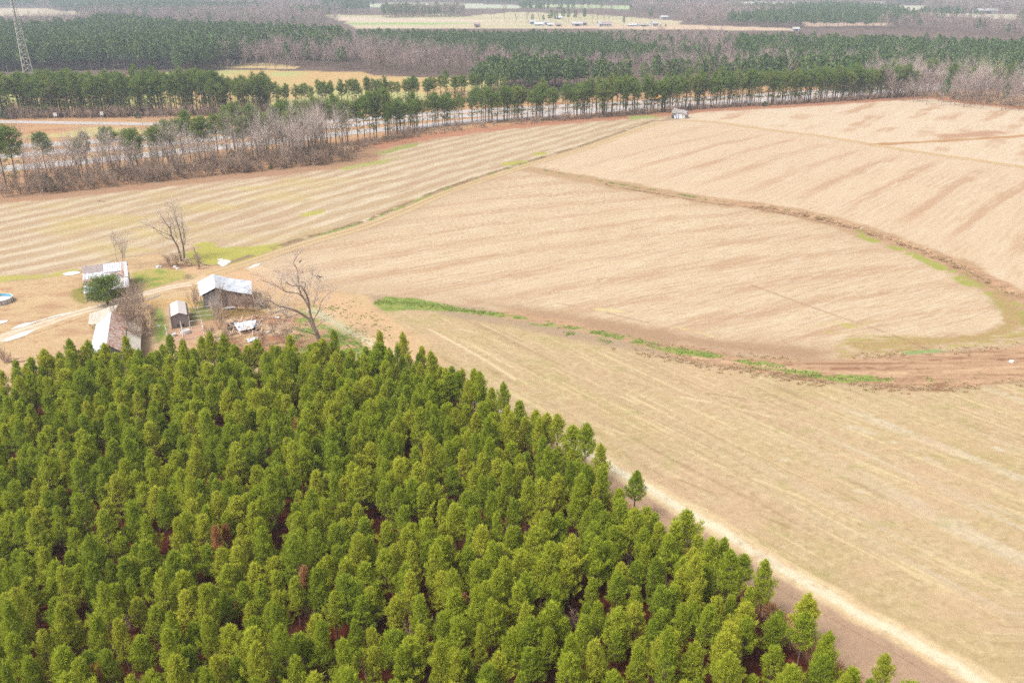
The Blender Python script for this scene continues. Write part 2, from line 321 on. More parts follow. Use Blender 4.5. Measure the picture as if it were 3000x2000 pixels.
def resample_(ln):
    return catmull(GP(ln), 3.0)
def catmull(pl, ds):
    pl = np.asarray(pl, float); out = []
    for i in range(len(pl) - 1):
        p0, p1, p2, p3 = pl[max(i - 1, 0)], pl[i], pl[i + 1], pl[min(i + 2, len(pl) - 1)]
        n = max(2, int(np.linalg.norm(p2 - p1) / ds))
        for k in range(n):
            t = k / n; out.append(0.5 * ((2 * p1) + (-p0 + p2) * t + (2 * p0 - 5 * p1 + 4 * p2 - p3) * t * t + (-p0 + 3 * p1 - 3 * p2 + p3) * t ** 3))
    out.append(pl[-1]); return np.array(out)
def ground_colour(x, y):
    col = np.zeros((len(x), 3)) + alb(196, 170, 140)
    far = ss(455, 520, y); col = mixc(col, c_wood(x, y), far)
    P = patch
    P(col, x, y, OCHRE, lambda a, b: mixc(np.ones((len(a), 3)) * alb(226, 190, 132), alb(206, 204, 132), ss(0.45, 0.7, fb(a / 30, b / 60, 101))), 2, 1)
    P(col, x, y, OCHRE2, alb(232, 205, 150), 2, 1)
    P(col, x, y, ROADSIDE, c_straw, 2, 1.0)
    P(col, x, y, GP([(180, 392), (250, 372), (480, 380), (420, 392), (300, 400), (60, 404), (60, 398)]), alb(222, 204, 140), 3, 2)
    for q in TOWER_FIELDS: P(col, x, y, q, alb(222, 205, 175), 5, 4, 60)
    P(col, x, y, FAR_FIELD, lambda a, b: mixc(np.ones((len(a), 3)) * alb(228, 212, 176), alb(214, 206, 160), ss(.4, .7, fb(a / 150, b / 60, 105))), 6, 4, 60)
    P(col, x, y, GP([(1020, 67), (1250, 68), (1480, 70), (1250, 72), (1100, 74), (1030, 73)]), alb(176, 206, 128), 4, 4, 60)
    P(col, x, y, GP([(960, 50), (1300, 56), (1400, 58), (1560, 60), (1400, 64), (1100, 64), (1000, 62)]), alb(238, 216, 190), 5, 5, 60)
    P(col, x, y, GP([(1600, 77), (2000, 72), (2330, 84), (2300, 90), (1900, 86), (1700, 84)]), alb(236, 206, 176), 4, 4, 60)
    P(col, x, y, GP([(215, 8), (350, 9), (350, 15), (215, 13)]), alb(190, 212, 140), 4, 4, 60)
    for q, c in FARF: P(col, x, y, q, alb(*c), 8, 6, 90)
    P(col, x, y, LEFT_F, c_left, 1.0, 1.0)
    P(col, x, y, UR_F, c_ur, 1.0, 1.0)
    P(col, x, y, UP_F, c_up, 1.0, 1.0)
    P(col, x, y, MID_F, c_mid, 1.0, 1.0)
    P(col, x, y, NEAR_F, c_near, 1.0, 1.5)
    # red soil along the wood's edge
    fe = GP(FIELD_EDGE); band(col, x, y, fe, 5.5, alb(206, 148, 116), 0.5, 2.0, 111, side=-2.0)
    band(col, x, y, fe[:10], 6.0, alb(196, 156, 124), 0.5, 2.0, 112, side=-2.0)
    # yard between the field and the plantation
    YARD = np.vstack([GP([(-500, 868), (0, 826), (100, 818), (255, 795), (360, 755), (470, 742), (590, 775), (700, 770), (800, 830), (1080, 866), (1110, 905), (1250, 1000), (1300, 1130)]), GP(PL_EDGE_TOP[::-1])])
    P(col, x, y, YARD, c_yard, 0.8, 0.8)
    P(col, x, y, GP([(-300, 812), (0, 805), (150, 800), (235, 780), (235, 800), (100, 818), (0, 826), (-300, 850)]), alb(206, 196, 108), 1.5, 1.2)
    P(col, x, y, GP([(380, 800), (450, 782), (560, 790), (620, 800), (520, 822), (440, 850), (390, 850)]), lambda a, b: mixc(np.ones((len(a), 3)) * alb(206, 190, 112), alb(160, 176, 84), ss(.4, .7, fb(a / 3, b / 2, 121))), 1.5, 1.0)
    P(col, x, y, GP([(530, 745), (600, 720), (720, 725), (820, 712), (830, 725), (720, 762), (640, 778), (560, 778)]), c_yel, 1.5, 1.0)
    P(col, x, y, GP([(560, 715), (600, 708), (640, 716), (600, 727), (565, 722)]), c_yel, 1.0, 1.0)
    P(col, x, y, GP([(880, 626), (950, 614), (950, 622), (890, 634)]), c_yel, 1.0, 0.8)
    for q in ([(1560, 449), (1600, 446), (1600, 455), (1565, 457)], [(1470, 478), (1540, 470), (1540, 482), (1480, 486)]): P(col, x, y, GP(q), c_yel, 1.5, 1)
    P(col, x, y, GP([(1100, 447), (1180, 425), (1230, 418), (1220, 428), (1150, 447), (1110, 450)]), lambda a, b: c_green(a, b) * 0.6 + alb(205, 190, 130) * 0.4, 2, 1)
    P(col, x, y, GP([(1000, 492), (1130, 468), (1180, 462), (1100, 482), (1000, 500)]), alb(190, 190, 112), 3, 2)
    P(col, x, y, GP([(1840, 340), (1920, 338), (1930, 346), (1850, 350)]), alb(176, 190, 110), 2, 2)
    P(col, x, y, GP([(460, 765), (520, 770), (600, 775), (640, 778), (600, 792), (500, 790), (455, 782)]), alb(176, 140, 112), 1.2, 1)
    # grass between the buildings
    P(col, x, y, GP([(440, 895), (470, 880), (490, 940), (486, 990), (465, 1000), (450, 950)]), c_green, 1.0, 0.8)
    P(col, x, y, GP([(550, 885), (595, 880), (640, 905), (650, 935), (560, 940)]), lambda a, b: c_green(a, b) * .6 + alb(150, 120, 90) * .4, 0.8, 0.8)
    P(col, x, y, GP([(640, 905), (760, 905), (780, 925), (700, 935), (640, 930)]), alb(178, 148, 96), 0.8, 0.6)
    P(col, x, y, GP([(420, 880), (560, 870), (580, 900), (440, 905)]), alb(228, 190, 134), 0.8, 0.6)
    P(col, x, y, GP([(486, 972), (600, 950), (605, 985), (545, 1003), (486, 1003)]), alb(224, 178, 146), 0.3, 0.3)
    P(col, x, y, GP([(210, 850), (250, 840), (255, 890), (225, 885)]), alb(172, 160, 90), 1.0, 0.8)
    P(col, x, y, GP([(640, 930), (900, 925), (960, 1010), (900, 1050), (560, 1050), (600, 1000)]), lambda a, b: mixc(c_yard(a, b), alb(186, 134, 104), ss(.35, .65, fb(a / 3, b / 3, 122))), 1.2, 1)
    P(col, x, y, GP([(880, 900), (960, 885), (1050, 930), (1095, 985), (1085, 1040), (1000, 1060), (880, 1050), (860, 980)]), lambda a, b: mixc(c_green(a, b), alb(222, 178, 138), ss(.5, .62, fb(a / 2.2, b / 1.6, 131))), 1.6, 0.6)
    P(col, x, y, GP([(1090, 890), (1130, 868), (1210, 875), (1310, 893), (1420, 915), (1440, 925), (1300, 910), (1200, 905), (1130, 912)]), c_green, 0.8, 0.5)
    bt = GP(BAND_TOP); bb = GP(BAND_BOT)
    P(col, x, y, np.vstack([bt[5:], bb[5:][::-1]]), c_band, 0.8, 0.6)
    band(col, x, y, bt[3:7], 2.2, c_band, 0.6, 1.2, 133, side=0)
    gl = GP([(1400, 912), (1560, 942), (1700, 965), (1850, 995), (2000, 1030), (2180, 1058), (2320, 1085), (2480, 1110)])
    band(col, x, y, gl, 1.2, c_green, 0.9, 0.5, 134, dens=0.66)
    band(col, x, y, GP([(1650, 975), (1800, 1005), (2000, 1045), (2200, 1078), (2400, 1105), (2650, 1110), (2850, 1105), (3050, 1090)]), 1.0, c_green, 1.2, 0.3, 137, dens=0.36)
    band(col, x, y, bb[6:], 1.4, alb(172, 130, 98), 0.9, 0.4, 139, dens=0.45)
    P(col, x, y, GP([(1380, 880), (1700, 930), (2000, 975), (2300, 1010), (2480, 1030), (2400, 1052), (2200, 1042), (1950, 1010), (1700, 950)]), alb(196, 162, 130), 2.5, 2.5)
    P(col, x, y, GP([(2440, 1015), (2480, 985), (2560, 975), (2700, 985), (2900, 985), (3000, 960), (3200, 950), (3200, 985), (3000, 1005), (2780, 1028), (2600, 1040), (2450, 1048)]), lambda a, b: mixc(mixc(c_mid(a, b), alb(196, 182, 104), ss(.35, .6, fb(a / 3, b / .9, 141)) * .8), alb(190, 158, 110), ss(.5, .75, fb(a / 4, b / .7, 143)) * .7), 2.0, 1.2)
    P(col, x, y, GP([(2400, 955), (2480, 932), (2570, 940), (2500, 970), (2420, 980)]), lambda a, b: mixc(c_mid(a, b), alb(206, 196, 100), ss(.45, .7, fb(a / 3, b / 1.2, 142)) * .8), 2, 1.5)
    P(col, x, y, GP([(2640, 1030), (2750, 1022), (2780, 1030), (2650, 1040)]), alb(150, 186, 110), 0.6, 0.6)
    P(col, x, y, GP([(2940, 860), (3060, 930), (3060, 980), (2960, 940), (2880, 850), (2840, 820)]), alb(182, 172, 100), 1.5, 1.5)
    # ditch
    dl = GP(DITCH)
    wid = 1.3; band(col, x, y, dl, 4.4, alb(206, 172, 134), 0.6, 1.4, 151)
    band(col, x, y, dl[:9], 0.8, alb(140, 148, 84), 1.0, 0.4, 152, side=1.0, dens=0.55)
    band(col, x, y, dl[4:], 2.8, c_band, 0.5, 0.7, 153, side=0.4)
    band(col, x, y, dl[2:8], 0.5, alb(150, 116, 86), 1.0, 0.25, 158, side=-2.6, dens=0.75)
    band(col, x, y, dl[6:], 0.7, alb(124, 84, 64), 1.2, 0.2, 154, dens=0.45)
    band(col, x, y, dl[8:], 1.6, alb(184, 184, 96), 0.8, 0.6, 155, side=-4.0, dens=0.6)
    cr = GP([(2830, 800), (2915, 850), (2962, 905), (2965, 950), (2915, 978), (2800, 995), (2650, 1003), (2520, 1012)])
    band(col, x, y, cr, 1.6, lambda a, b: mixc(np.ones((len(a), 3)) * alb(196, 178, 112), alb(200, 160, 124), fb(a / 2, b / 1, 157)), 0.9, 1.0, 158, dens=.75)
    band(col, x, y, GP([(2350, 1080), (2600, 1078), (2800, 1062), (3050, 1045)]), .4, alb(172, 126, 98), 1.0, .25, 159, dens=.5)
    band(col, x, y, GP([(2300, 1066), (2600, 1064), (2800, 1050), (3050, 1030)]), .3, alb(178, 132, 102), 1.0, .25, 160, dens=.7)
    band(col, x, y, GP([(1950, 1035), (2200, 1068), (2450, 1092), (2700, 1092), (3050, 1070)]), .5, alb(232, 194, 156), 1.0, .3, 163, dens=.6)
    band(col, x, y, GP(BAR2), 2.2, alb(206, 158, 108), 0.7, 1.2, 156)
    P(col, x, y, GP([(2740, 396), (2900, 384), (2960, 387), (2900, 400), (2760, 405)]), alb(212, 168, 136), 3.5, 3)
    # faded strip beside the farm road, path through the yard corner
    fr = GP(FARM_ROAD); band(col, x, y, fr, 1.0, alb(172, 146, 114), 0.9, 0.6, 161, side=3.6, dens=0.7)
    band(col, x, y, fr[3:8], 0.7, c_green, 1.2, 0.3, 162, side=2.6, dens=0.55)
    band(col, x, y, GP([(590, 790), (700, 815), (850, 850), (960, 880), (1100, 960), (1240, 1080)]), 3.6, alb(234, 196, 154), 0.4, 1.2, 163)
    # wheel marks and turning circles left by tractors
    for k, (ln, h_, c_, a_) in enumerate((([(1256, 963), (1400, 1042), (1510, 1110)], .22, (250, 228, 184), .9), ([(1300, 952), (1440, 985), (1560, 1003)], .15, (246, 222, 180), .8), ([(1950, 1155), (2090, 1180), (2260, 1220)], .2, (248, 224, 182), .9), ([(1820, 1162), (1870, 1182)], .2, (248, 224, 182), .9), ([(1840, 1122), (2060, 1150), (2240, 1178)], .14, (176, 150, 112), .8),
            ([(2204, 836), (2450, 925), (2600, 975), (2718, 1023)], .16, (176, 138, 108), .9), ([(1500, 868), (1700, 900), (1900, 945), (2060, 975), (2110, 990), (2080, 1003), (2020, 985)], .18, (186, 150, 118), .7), ([(1750, 905), (1850, 915), (1980, 925)], .5, (240, 218, 160), .6), ([(1960, 955), (2060, 975), (2090, 992)], .4, (240, 218, 160), .6),
            ([(1500, 470), (1650, 500), (1900, 560), (2100, 590)], .2, (188, 150, 118), .6), ([(1550, 560), (1800, 590), (2050, 630), (2300, 670)], .25, (244, 224, 190), .6), ([(1700, 860), (1850, 780), (2050, 700), (2250, 600)], .2, (244, 222, 188), .6), ([(2250, 880), (2500, 800), (2700, 740)], .25, (240, 216, 180), .6), ([(2300, 900), (2550, 900), (2800, 860), (2900, 800)], .25, (214, 176, 142), .6),
            ([(2500, 700), (2560, 620), (2640, 520), (2700, 470)], .25, (246, 226, 192), .6), ([(2700, 740), (2780, 640), (2900, 520)], .25, (246, 226, 192), .6), ([(1500, 1250), (1800, 1330), (2300, 1540), (3000, 1900)], .2, (188, 158, 118), .6), ([(1700, 1230), (2100, 1360), (2600, 1560), (3000, 1720)], .2, (240, 218, 172), .6), ([(2460, 1240), (2700, 1330), (3000, 1460)], .8, (228, 210, 178), .5), ([(2650, 1220), (2850, 1290), (3050, 1370)], .9, (236, 222, 196), .6), ([(2300, 1350), (2600, 1480), (3000, 1640)], .8, (232, 216, 188), .5))):
        band(col, x, y, resample_(ln), h_, alb(*c_), .5, .25 + h_ * .4, 400 + k, dens=a_ * .75)
    # strip between the near track and the young pines
    st = np.vstack([GP(NEAR_TRACK[3:]), GP(PL_EDGE_R[::-1])])
    P(col, x, y, st, lambda a, b: mixc(np.ones((len(a), 3)) * alb(214, 178, 148), alb(192, 162, 136), fb(a / 3, b / 3, 171)), 0.5, 0.4)
    band(col, x, y, GP(PL_EDGE_R[4:]), 0.9, alb(222, 150, 106), 0.9, 0.4, 172, side=1.0, dens=0.6)
    P(col, x, y, PLANT, c_litter, 0.8, 0.5)
    return np.clip(col, 0.005, 0.8)

# ------------------------------------------------------------------ materials
def nodes(name):
    m = bpy.data.materials.new(name); m.use_nodes = True; return m, m.node_tree.nodes, m.node_tree.links
def mat(name, c1, c2=None, scale=3.0, rough=0.85, metal=0.0, bump=0.0, spec=0.3, stretch=(1, 1, 1), c3=None, t3=0.62, s3=1.5):
    m, n, l = nodes(name); b = n['Principled BSDF']
    b.inputs['Roughness'].default_value = rough; b.inputs['Metallic'].default_value = metal; b.inputs['Specular IOR Level'].default_value = spec
    tc = n.new('ShaderNodeTexCoord'); mp = n.new('ShaderNodeMapping'); mp.inputs['Scale'].default_value = stretch
    l.new(tc.outputs['Object'], mp.inputs['Vector'])
    nz = n.new('ShaderNodeTexNoise'); nz.inputs['Scale'].default_value = scale; nz.inputs['Detail'].default_value = 5; l.new(mp.outputs[0], nz.inputs['Vector'])
    cr = n.new('ShaderNodeValToRGB'); cr.color_ramp.elements[0].position = 0.35; cr.color_ramp.elements[1].position = 0.65
    cr.color_ramp.elements[0].color = (*c1, 1); cr.color_ramp.elements[1].color = (*(c2 if c2 is not None else c1), 1)
    l.new(nz.outputs[0], cr.inputs[0]); out = cr.outputs[0]
    if c3 is not None:
        n3 = n.new('ShaderNodeTexNoise'); n3.inputs['Scale'].default_value = s3; n3.inputs['Detail'].default_value = 6; l.new(mp.outputs[0], n3.inputs['Vector'])
        r3 = n.new('ShaderNodeMapRange'); r3.inputs[1].default_value = t3 - 0.04; r3.inputs[2].default_value = t3 + 0.04; l.new(n3.outputs[0], r3.inputs[0])
        mx = n.new('ShaderNodeMix'); mx.data_type = 'RGBA'; l.new(r3.outputs[0], mx.inputs[0]); l.new(out, mx.inputs[6]); mx.inputs[7].default_value = (*c3, 1); out = mx.outputs[2]
    l.new(out, b.inputs['Base Color'])
    if bump:
        bp = n.new('ShaderNodeBump'); bp.inputs['Strength'].default_value = bump; bp.inputs['Distance'].default_value = 0.05; l.new(nz.outputs[0], bp.inputs['Height']); l.new(bp.outputs[0], b.inputs['Normal'])
    return m
def ground_mat(name, fine=6.0, rough=0.95):
    m, n, l = nodes(name); b = n['Principled BSDF']; b.inputs['Roughness'].default_value = rough; b.inputs['Specular IOR Level'].default_value = 0.1
    a = n.new('ShaderNodeVertexColor'); a.layer_name = 'Col'
    tc = n.new('ShaderNodeTexCoord'); nz = n.new('ShaderNodeTexNoise'); nz.inputs['Scale'].default_value = fine; nz.inputs['Detail'].default_value = 6; nz.inputs['Roughness'].default_value = 0.7
    l.new(tc.outputs['Object'], nz.inputs['Vector'])
    mr = n.new('ShaderNodeMapRange'); mr.inputs[1].default_value = 0.3; mr.inputs[2].default_value = 0.7; mr.inputs[3].default_value = 0.78; mr.inputs[4].default_value = 1.2
    n2 = n.new('ShaderNodeTexNoise'); n2.inputs['Scale'].default_value = 1.1; n2.inputs['Detail'].default_value = 8; n2.inputs['Roughness'].default_value = 0.75; l.new(tc.outputs['Object'], n2.inputs['Vector'])
    ad = n.new('ShaderNodeMath'); ad.operation = 'MULTIPLY_ADD'; ad.inputs[1].default_value = 0.5; l.new(nz.outputs[0], ad.inputs[0])
    hf = n.new('ShaderNodeMath'); hf.operation = 'MULTIPLY'; hf.inputs[1].default_value = 0.5; l.new(n2.outputs[0], hf.inputs[0]); l.new(hf.outputs[0], ad.inputs[2])
    l.new(ad.outputs[0], mr.inputs[0]); mr.inputs[1].default_value = 0.36; mr.inputs[2].default_value = 0.64
    vm = n.new('ShaderNodeVectorMath'); vm.operation = 'SCALE'; l.new(a.outputs[0], vm.inputs[0]); l.new(mr.outputs[0], vm.inputs['Scale'])
    l.new(vm.outputs[0], b.inputs['Base Color'])
    bp = n.new('ShaderNodeBump'); bp.inputs['Strength'].default_value = 0.5; bp.inputs['Distance'].default_value = 0.06; l.new(nz.outputs[0], bp.inputs['Height']); l.new(bp.outputs[0], b.inputs['Normal'])
    return m
def leaf_mat(name, ca, cb, cc, trans=0.25):
    """needles: colour differs from shoot to shoot and from tree to tree"""
    m, n, l = nodes(name); out = n['Material Output']; n.remove(n['Principled BSDF'])
    oi = n.new('ShaderNodeObjectInfo'); ge = n.new('ShaderNodeNewGeometry')
    r1 = n.new('ShaderNodeValToRGB'); e = r1.color_ramp.elements; e[0].color = (*ca, 1); e[1].color = (*cc, 1); x = e.new(0.5); x.color = (*cb, 1)
    l.new(oi.outputs['Random'], r1.inputs[0])
    mr = n.new('ShaderNodeMapRange'); mr.inputs[3].default_value = 0.62; mr.inputs[4].default_value = 1.4; l.new(ge.outputs['Random Per Island'], mr.inputs[0])
    vm = n.new('ShaderNodeVectorMath'); vm.operation = 'SCALE'; l.new(r1.outputs[0], vm.inputs[0]); l.new(mr.outputs[0], vm.inputs['Scale'])
    d = n.new('ShaderNodeBsdfDiffuse'); t = n.new('ShaderNodeBsdfTranslucent'); mx = n.new('ShaderNodeMixShader'); mx.inputs[0].default_value = trans
    l.new(vm.outputs[0], d.inputs[0]); l.new(vm.outputs[0], t.inputs[0]); l.new(d.outputs[0], mx.inputs[1]); l.new(t.outputs[0], mx.inputs[2]); l.new(mx.outputs[0], out.inputs[0])
    return m
M = {}
M['ground'] = ground_mat('ground'); M['track'] = ground_mat('track', 9.0)
M['young'] = leaf_mat('young_needles', (0.245, 0.310, 0.028), (0.335, 0.385, 0.032), (0.430, 0.435, 0.046), 0.42)
M['mature'] = leaf_mat('mature_needles', (0.12, 0.185, 0.042), (0.155, 0.22, 0.047), (0.19, 0.235, 0.052), 0.33)
M['farpine'] = leaf_mat('far_needles', (0.08, 0.13, 0.05), (0.10, 0.155, 0.056), (0.125, 0.17, 0.06), 0.15)
M['dead'] = leaf_mat('dead_needles', (0.34, 0.14, 0.05), (0.36, 0.17, 0.07), (0.38, 0.20, 0.09), 0.2)
M['cedar'] = leaf_mat('cedar_leaves', (0.035, 0.085, 0.040), (0.04, 0.10, 0.045), (0.05, 0.11, 0.05), 0.15)
M['bark'] = mat('pine_bark', (0.10, 0.065, 0.05), (0.16, 0.11, 0.09), 6)
M['twig'] = leaf_mat('bare_twigs', (0.33, 0.28, 0.25), (0.40, 0.335, 0.30), (0.45, 0.37, 0.33), 0.0)
M['twigfar'] = leaf_mat('far_twigs', (0.23, 0.175, 0.165), (0.275, 0.21, 0.20), (0.31, 0.235, 0.22), 0.0)
M['brush'] = leaf_mat('brush_twigs', (0.25, 0.175, 0.13), (0.31, 0.23, 0.175), (0.35, 0.255, 0.20), 0.0)
M['treebark'] = mat('grey_bark', (0.13, 0.095, 0.075), (0.22, 0.17, 0.13), 5)
M['concrete'] = mat('road_surface', (0.27, 0.24, 0.23), (0.31, 0.28, 0.27), 0.5, 0.9, c3=(0.33, 0.29, 0.28), t3=0.6, s3=2.0)
M['paint'] = mat('road_paint', (0.7, 0.7, 0.68), (0.6, 0.6, 0.58), 3)
M['tin'] = mat('galvanised_tin', (0.32, 0.34, 0.38), (0.42, 0.43, 0.46), 0.9, 0.5, 0.0, spec=0.5, stretch=(1, 1, 1), c3=(0.25, 0.27, 0.32), t3=0.6, s3=0.7)
M['tin_white'] = mat('white_tin', (0.42, 0.415, 0.43), (0.34, 0.35, 0.39), 0.5, 0.5, 0.0, spec=0.5, c3=(0.40, 0.17, 0.11), t3=0.72, s3=1.1)
M['rust'] = mat('rusty_tin', (0.26, 0.09, 0.045), (0.38, 0.24, 0.19), 1.6, 0.8, 0.0, stretch=(1, 1, 1), c3=(0.40, 0.36, 0.33), t3=0.53, s3=2.2)
M['plank'] = mat('weathered_planks', (0.22, 0.195, 0.19), (0.34, 0.31, 0.30), 2.5, 0.9, stretch=(4, 4, 0.4), c3=(0.11, 0.085, 0.08), t3=0.58, s3=2.0, bump=0.4)
M['plank_brown'] = mat('brown_planks', (0.22, 0.15, 0.125), (0.32, 0.23, 0.19), 2.5, 0.9, stretch=(4, 4, 0.4), c3=(0.09, 0.06, 0.05), t3=0.58, bump=0.4)
M['plank_grey'] = mat('grey_door_boards', (0.30, 0.27, 0.27), (0.37, 0.34, 0.33), 2.5, 0.9, stretch=(5, 5, 0.4))
M['deck'] = mat('bare_roof_deck', (0.19, 0.155, 0.155), (0.27, 0.23, 0.22), 3, 0.9, stretch=(1, 5, 1), c3=(0.10, 0.08, 0.08), t3=0.62)
M['dark'] = mat('painted_dark_inside', (0.03, 0.025, 0.022), (0.05, 0.04, 0.035), 3)  # near-black colour standing in for the shade inside doorways and hatches
M['lumber'] = mat('raw_lumber', (0.48, 0.33, 0.24), (0.38, 0.25, 0.18), 4)
M['brown_metal'] = mat('brown_siding', (0.17, 0.135, 0.13), (0.20, 0.16, 0.15), 2, 0.6)
M['cream'] = mat('cream_roofing', (0.38, 0.34, 0.32), (0.41, 0.37, 0.35), 1.5, 0.5)
M['white'] = mat('white_paint', (0.50, 0.48, 0.46), (0.44, 0.42, 0.40), 3, 0.6)
M['steel'] = mat('galvanised_steel', (0.42, 0.40, 0.40), (0.50, 0.47, 0.46), 2, 0.5)
M['black'] = mat('black_cable', (0.02, 0.02, 0.025), (0.03, 0.03, 0.035), 2, 0.6)
M['blue'] = mat('pool_liner', (0.10, 0.30, 0.42), (0.14, 0.36, 0.48), 2, 0.5)
M['orange'] = mat('orange_plastic', (0.75, 0.13, 0.03), (0.70, 0.11, 0.03), 2, 0.5)
M['yellow'] = mat('yellow_machine_paint', (0.70, 0.42, 0.10), (0.62, 0.36, 0.08), 2, 0.5)
M['redroof'] = mat('dark_shingles', (0.20, 0.16, 0.16), (0.26, 0.2, 0.2), 1, 0.8)
M['house'] = mat('white_siding', (0.34, 0.335, 0.34), (0.29, 0.285, 0.29), 1, 0.7)
M['glass'] = mat('window_glass', (0.03, 0.035, 0.04), (0.05, 0.05, 0.06), 1, 0.2, spec=0.6)
M['slab'] = mat('grey_mesh_roofing', (0.33, 0.30, 0.25), (0.38, 0.345, 0.29), 2.0, 0.9)
wm, wN, wL = nodes('puddle_water'); wb = wN['Principled BSDF']; wb.inputs['Base Color'].default_value = (0.44, 0.41, 0.38, 1); wb.inputs['Roughness'].default_value = 0.06; wb.inputs['Specular IOR Level'].default_value = 0.9  # pale base colour paints in the bright sky mirrored by the water
M['water'] = wm

# ------------------------------------------------------------------ ground sheet
def axis_cols():
    f = np.tan(np.linspace(-R(35.5), R(35.5), 1150)); return f
def build_ground():
    s = axis_cols(); s = np.r_[[-3.0, -1.6, -1.0], s, [1.0, 1.6, 3.0]]
    dep = np.linspace(R(50), R(1.15), 880); d = H / np.tan(dep)
    d = np.r_[[30, 42], d, [3400, 4200, 6000, 9000, 14000]]
    X = s[None, :] * d[:, None]; Y = np.repeat(d[:, None], len(s), 1)
    # rest of the sheet: outermost columns and rows reach far out all round
    X[:, 0] = -14000; X[:, -1] = 14000
    X[-1, :] = np.linspace(-14000, 14000, len(s))
    Y0 = np.full((1, len(s)), -5000.0); X0 = np.linspace(-14000, 14000, len(s))[None, :]
    Y1 = np.full((1, len(s)), 0.0); X1 = X[0:1].copy(); X1[0, 1:-1] *= 1.0
    X = np.vstack([X0, X1, X]); Y = np.vstack([Y0, Y1, Y])
    nr, nc = X.shape; x = X.ravel(); y = Y.ravel()
    col = np.zeros((len(x), 3))
    for k in range(0, len(x), 200000): col[k:k + 200000] = ground_colour(x[k:k + 200000], y[k:k + 200000])
    # real relief: furrow-scale roughness, ditch and terrace bank
    z = (fb(x / 30, y / 30, 5) - 0.5) * 0.05
    dd = np.abs(seg(GP(DITCH[4:]), x, y)); z = z - 0.25 * ss(2.2, 0.4, dd) * (y < 320) * (y > 40)
    i = np.arange((nr - 1) * nc).reshape(nr - 1, nc)[:, :-1].ravel()
    f = np.c_[i, i + 1, i + nc + 1, i + nc]
    me = np_mesh('ground', np.c_[x, y, z], f, M['ground'], col, True)
    o = obj('ground', me); tag(o, kind='structure'); return o
build_ground()

def resample(pl, ds):
    pl = np.asarray(pl, float)
    # Catmull-Rom through the traced points
    out = []
    for i in range(len(pl) - 1):
        p0, p1, p2, p3 = pl[max(i - 1, 0)], pl[i], pl[i + 1], pl[min(i + 2, len(pl) - 1)]
        n = max(2, int(np.linalg.norm(p2 - p1) / ds))
        for k in range(n):
            t = k / n; out.append(0.5 * ((2 * p1) + (-p0 + p2) * t + (2 * p0 - 5 * p1 + 4 * p2 - p3) * t * t + (-p0 + 3 * p1 - 3 * p2 + p3) * t ** 3))
    out.append(pl[-1]); return np.array(out)
def strip(name, line, half, z, cfun, mt, ds=0.5, nv=24, seed=1):
    p = resample(line, ds); t = np.gradient(p, axis=0); t /= np.linalg.norm(t, axis=1)[:, None] + 1e-9
    nrm = np.c_[-t[:, 1], t[:, 0]]; v = np.linspace(-1, 1, nv + 1)
    P = p[:, None, :] + nrm[:, None, :] * (v[None, :, None] * half)
    x = P[..., 0].ravel(); y = P[..., 1].ravel(); vv = np.repeat(v[None, :], len(p), 0).ravel()
    uu = np.repeat(np.arange(len(p))[:, None] * ds, nv + 1, 1).ravel()
    if cfun is not None: col = np.clip(cfun(ground_colour(x, y), x, y, uu, vv * half), 0.005, 0.8)
    else: col = None
    i = np.arange((len(p) - 1) * (nv + 1)).reshape(len(p) - 1, nv + 1)[:, :-1].ravel()
    f = np.c_[i, i + nv + 1, i + nv + 2, i + 1][:, ::-1]
    zz = np.full(len(x), z) + (fb(x / 30, y / 30, 5) - 0.5) * 0.05
    return obj(name, np_mesh(name, np.c_[x, y, zz], f, mt, col))
def near_track(g, x, y, u, v):
    e = v + (fb(x / 4, y / 4, 201) - .5) * 1.2
    k = ss(2.2, 1.2, np.abs(e)) ; wide = 0.6 + 0.4 * ss(125, 95, y)
    c = mixc(np.ones((len(x), 3)) * alb(248, 226, 182), alb(236, 204, 160), fb(x / 2, y / 2, 202))
    c = mixc(c, alb(255, 246, 216), ss(1.1, 0.3, np.abs(e + 0.1)) * 0.8)
    c = mixc(c, alb(205, 165, 130), ss(.6, .8, fb(x / 1.2, y / 1.2, 203)) * .4)
    return mixc(g, c, k * wide)
tr = strip('dirt_track', GP(NEAR_TRACK), 3.0, 0.03, near_track, M['track'], 0.3, 30); tag(tr, 'pale sandy track along the edge of the young pines', 'dirt track', kind='structure')
def two_track(g, x, y, u, v):
    e = v + (fb(x / 8, y / 8, 205) - .5) * 0.6
    k = np.maximum(ss(0.75, 0.35, np.abs(e - 1.0)), ss(0.75, 0.35, np.abs(e + 1.0)))
    c = mixc(mixc(g, alb(206, 176, 130), ss(2.4, 1.8, np.abs(e)) * .6), alb(236, 206, 160), k * (0.5 + 0.5 * fb(x / 3, y / 3, 206)))
    return c
fr_ = strip('dirt_track', GP(FARM_ROAD), 2.6, 0.03, two_track, M['track'], 0.6, 24); tag(fr_, 'two-rut farm track running up to the collapsed shack', 'dirt track', kind='structure')
fr2 = strip('dirt_track', GP(TRACK2), 2.8, 0.03, lambda g, x, y, u, v: mixc(two_track(g, x, y, u, v), alb(228, 190, 140), ss(2.6, 1.8, np.abs(v)) * .35), M['track'], 1.0, 20); tag(fr2, 'worn field track crossing the far stubble field', 'dirt track', kind='structure')
def yard_road(g, x, y, u, v):
    e = v + (fb(x / 5, y / 5, 207) - .5) * 0.8
    w = 1.4 + 0.9 * ss(-85, -100, x)
    c = mixc(np.ones((len(x), 3)) * alb(244, 216, 184), alb(255, 240, 216), fb(x / 3, y / 1.5, 208))
    c = mixc(c, alb(214, 172, 134), ss(.35, .1, np.abs(e)) * .7 * ss(.3, .6, fb(x / 4, y / 4, 209)))
    return mixc(g, c, ss(w + .4, w - .4, np.abs(e)))
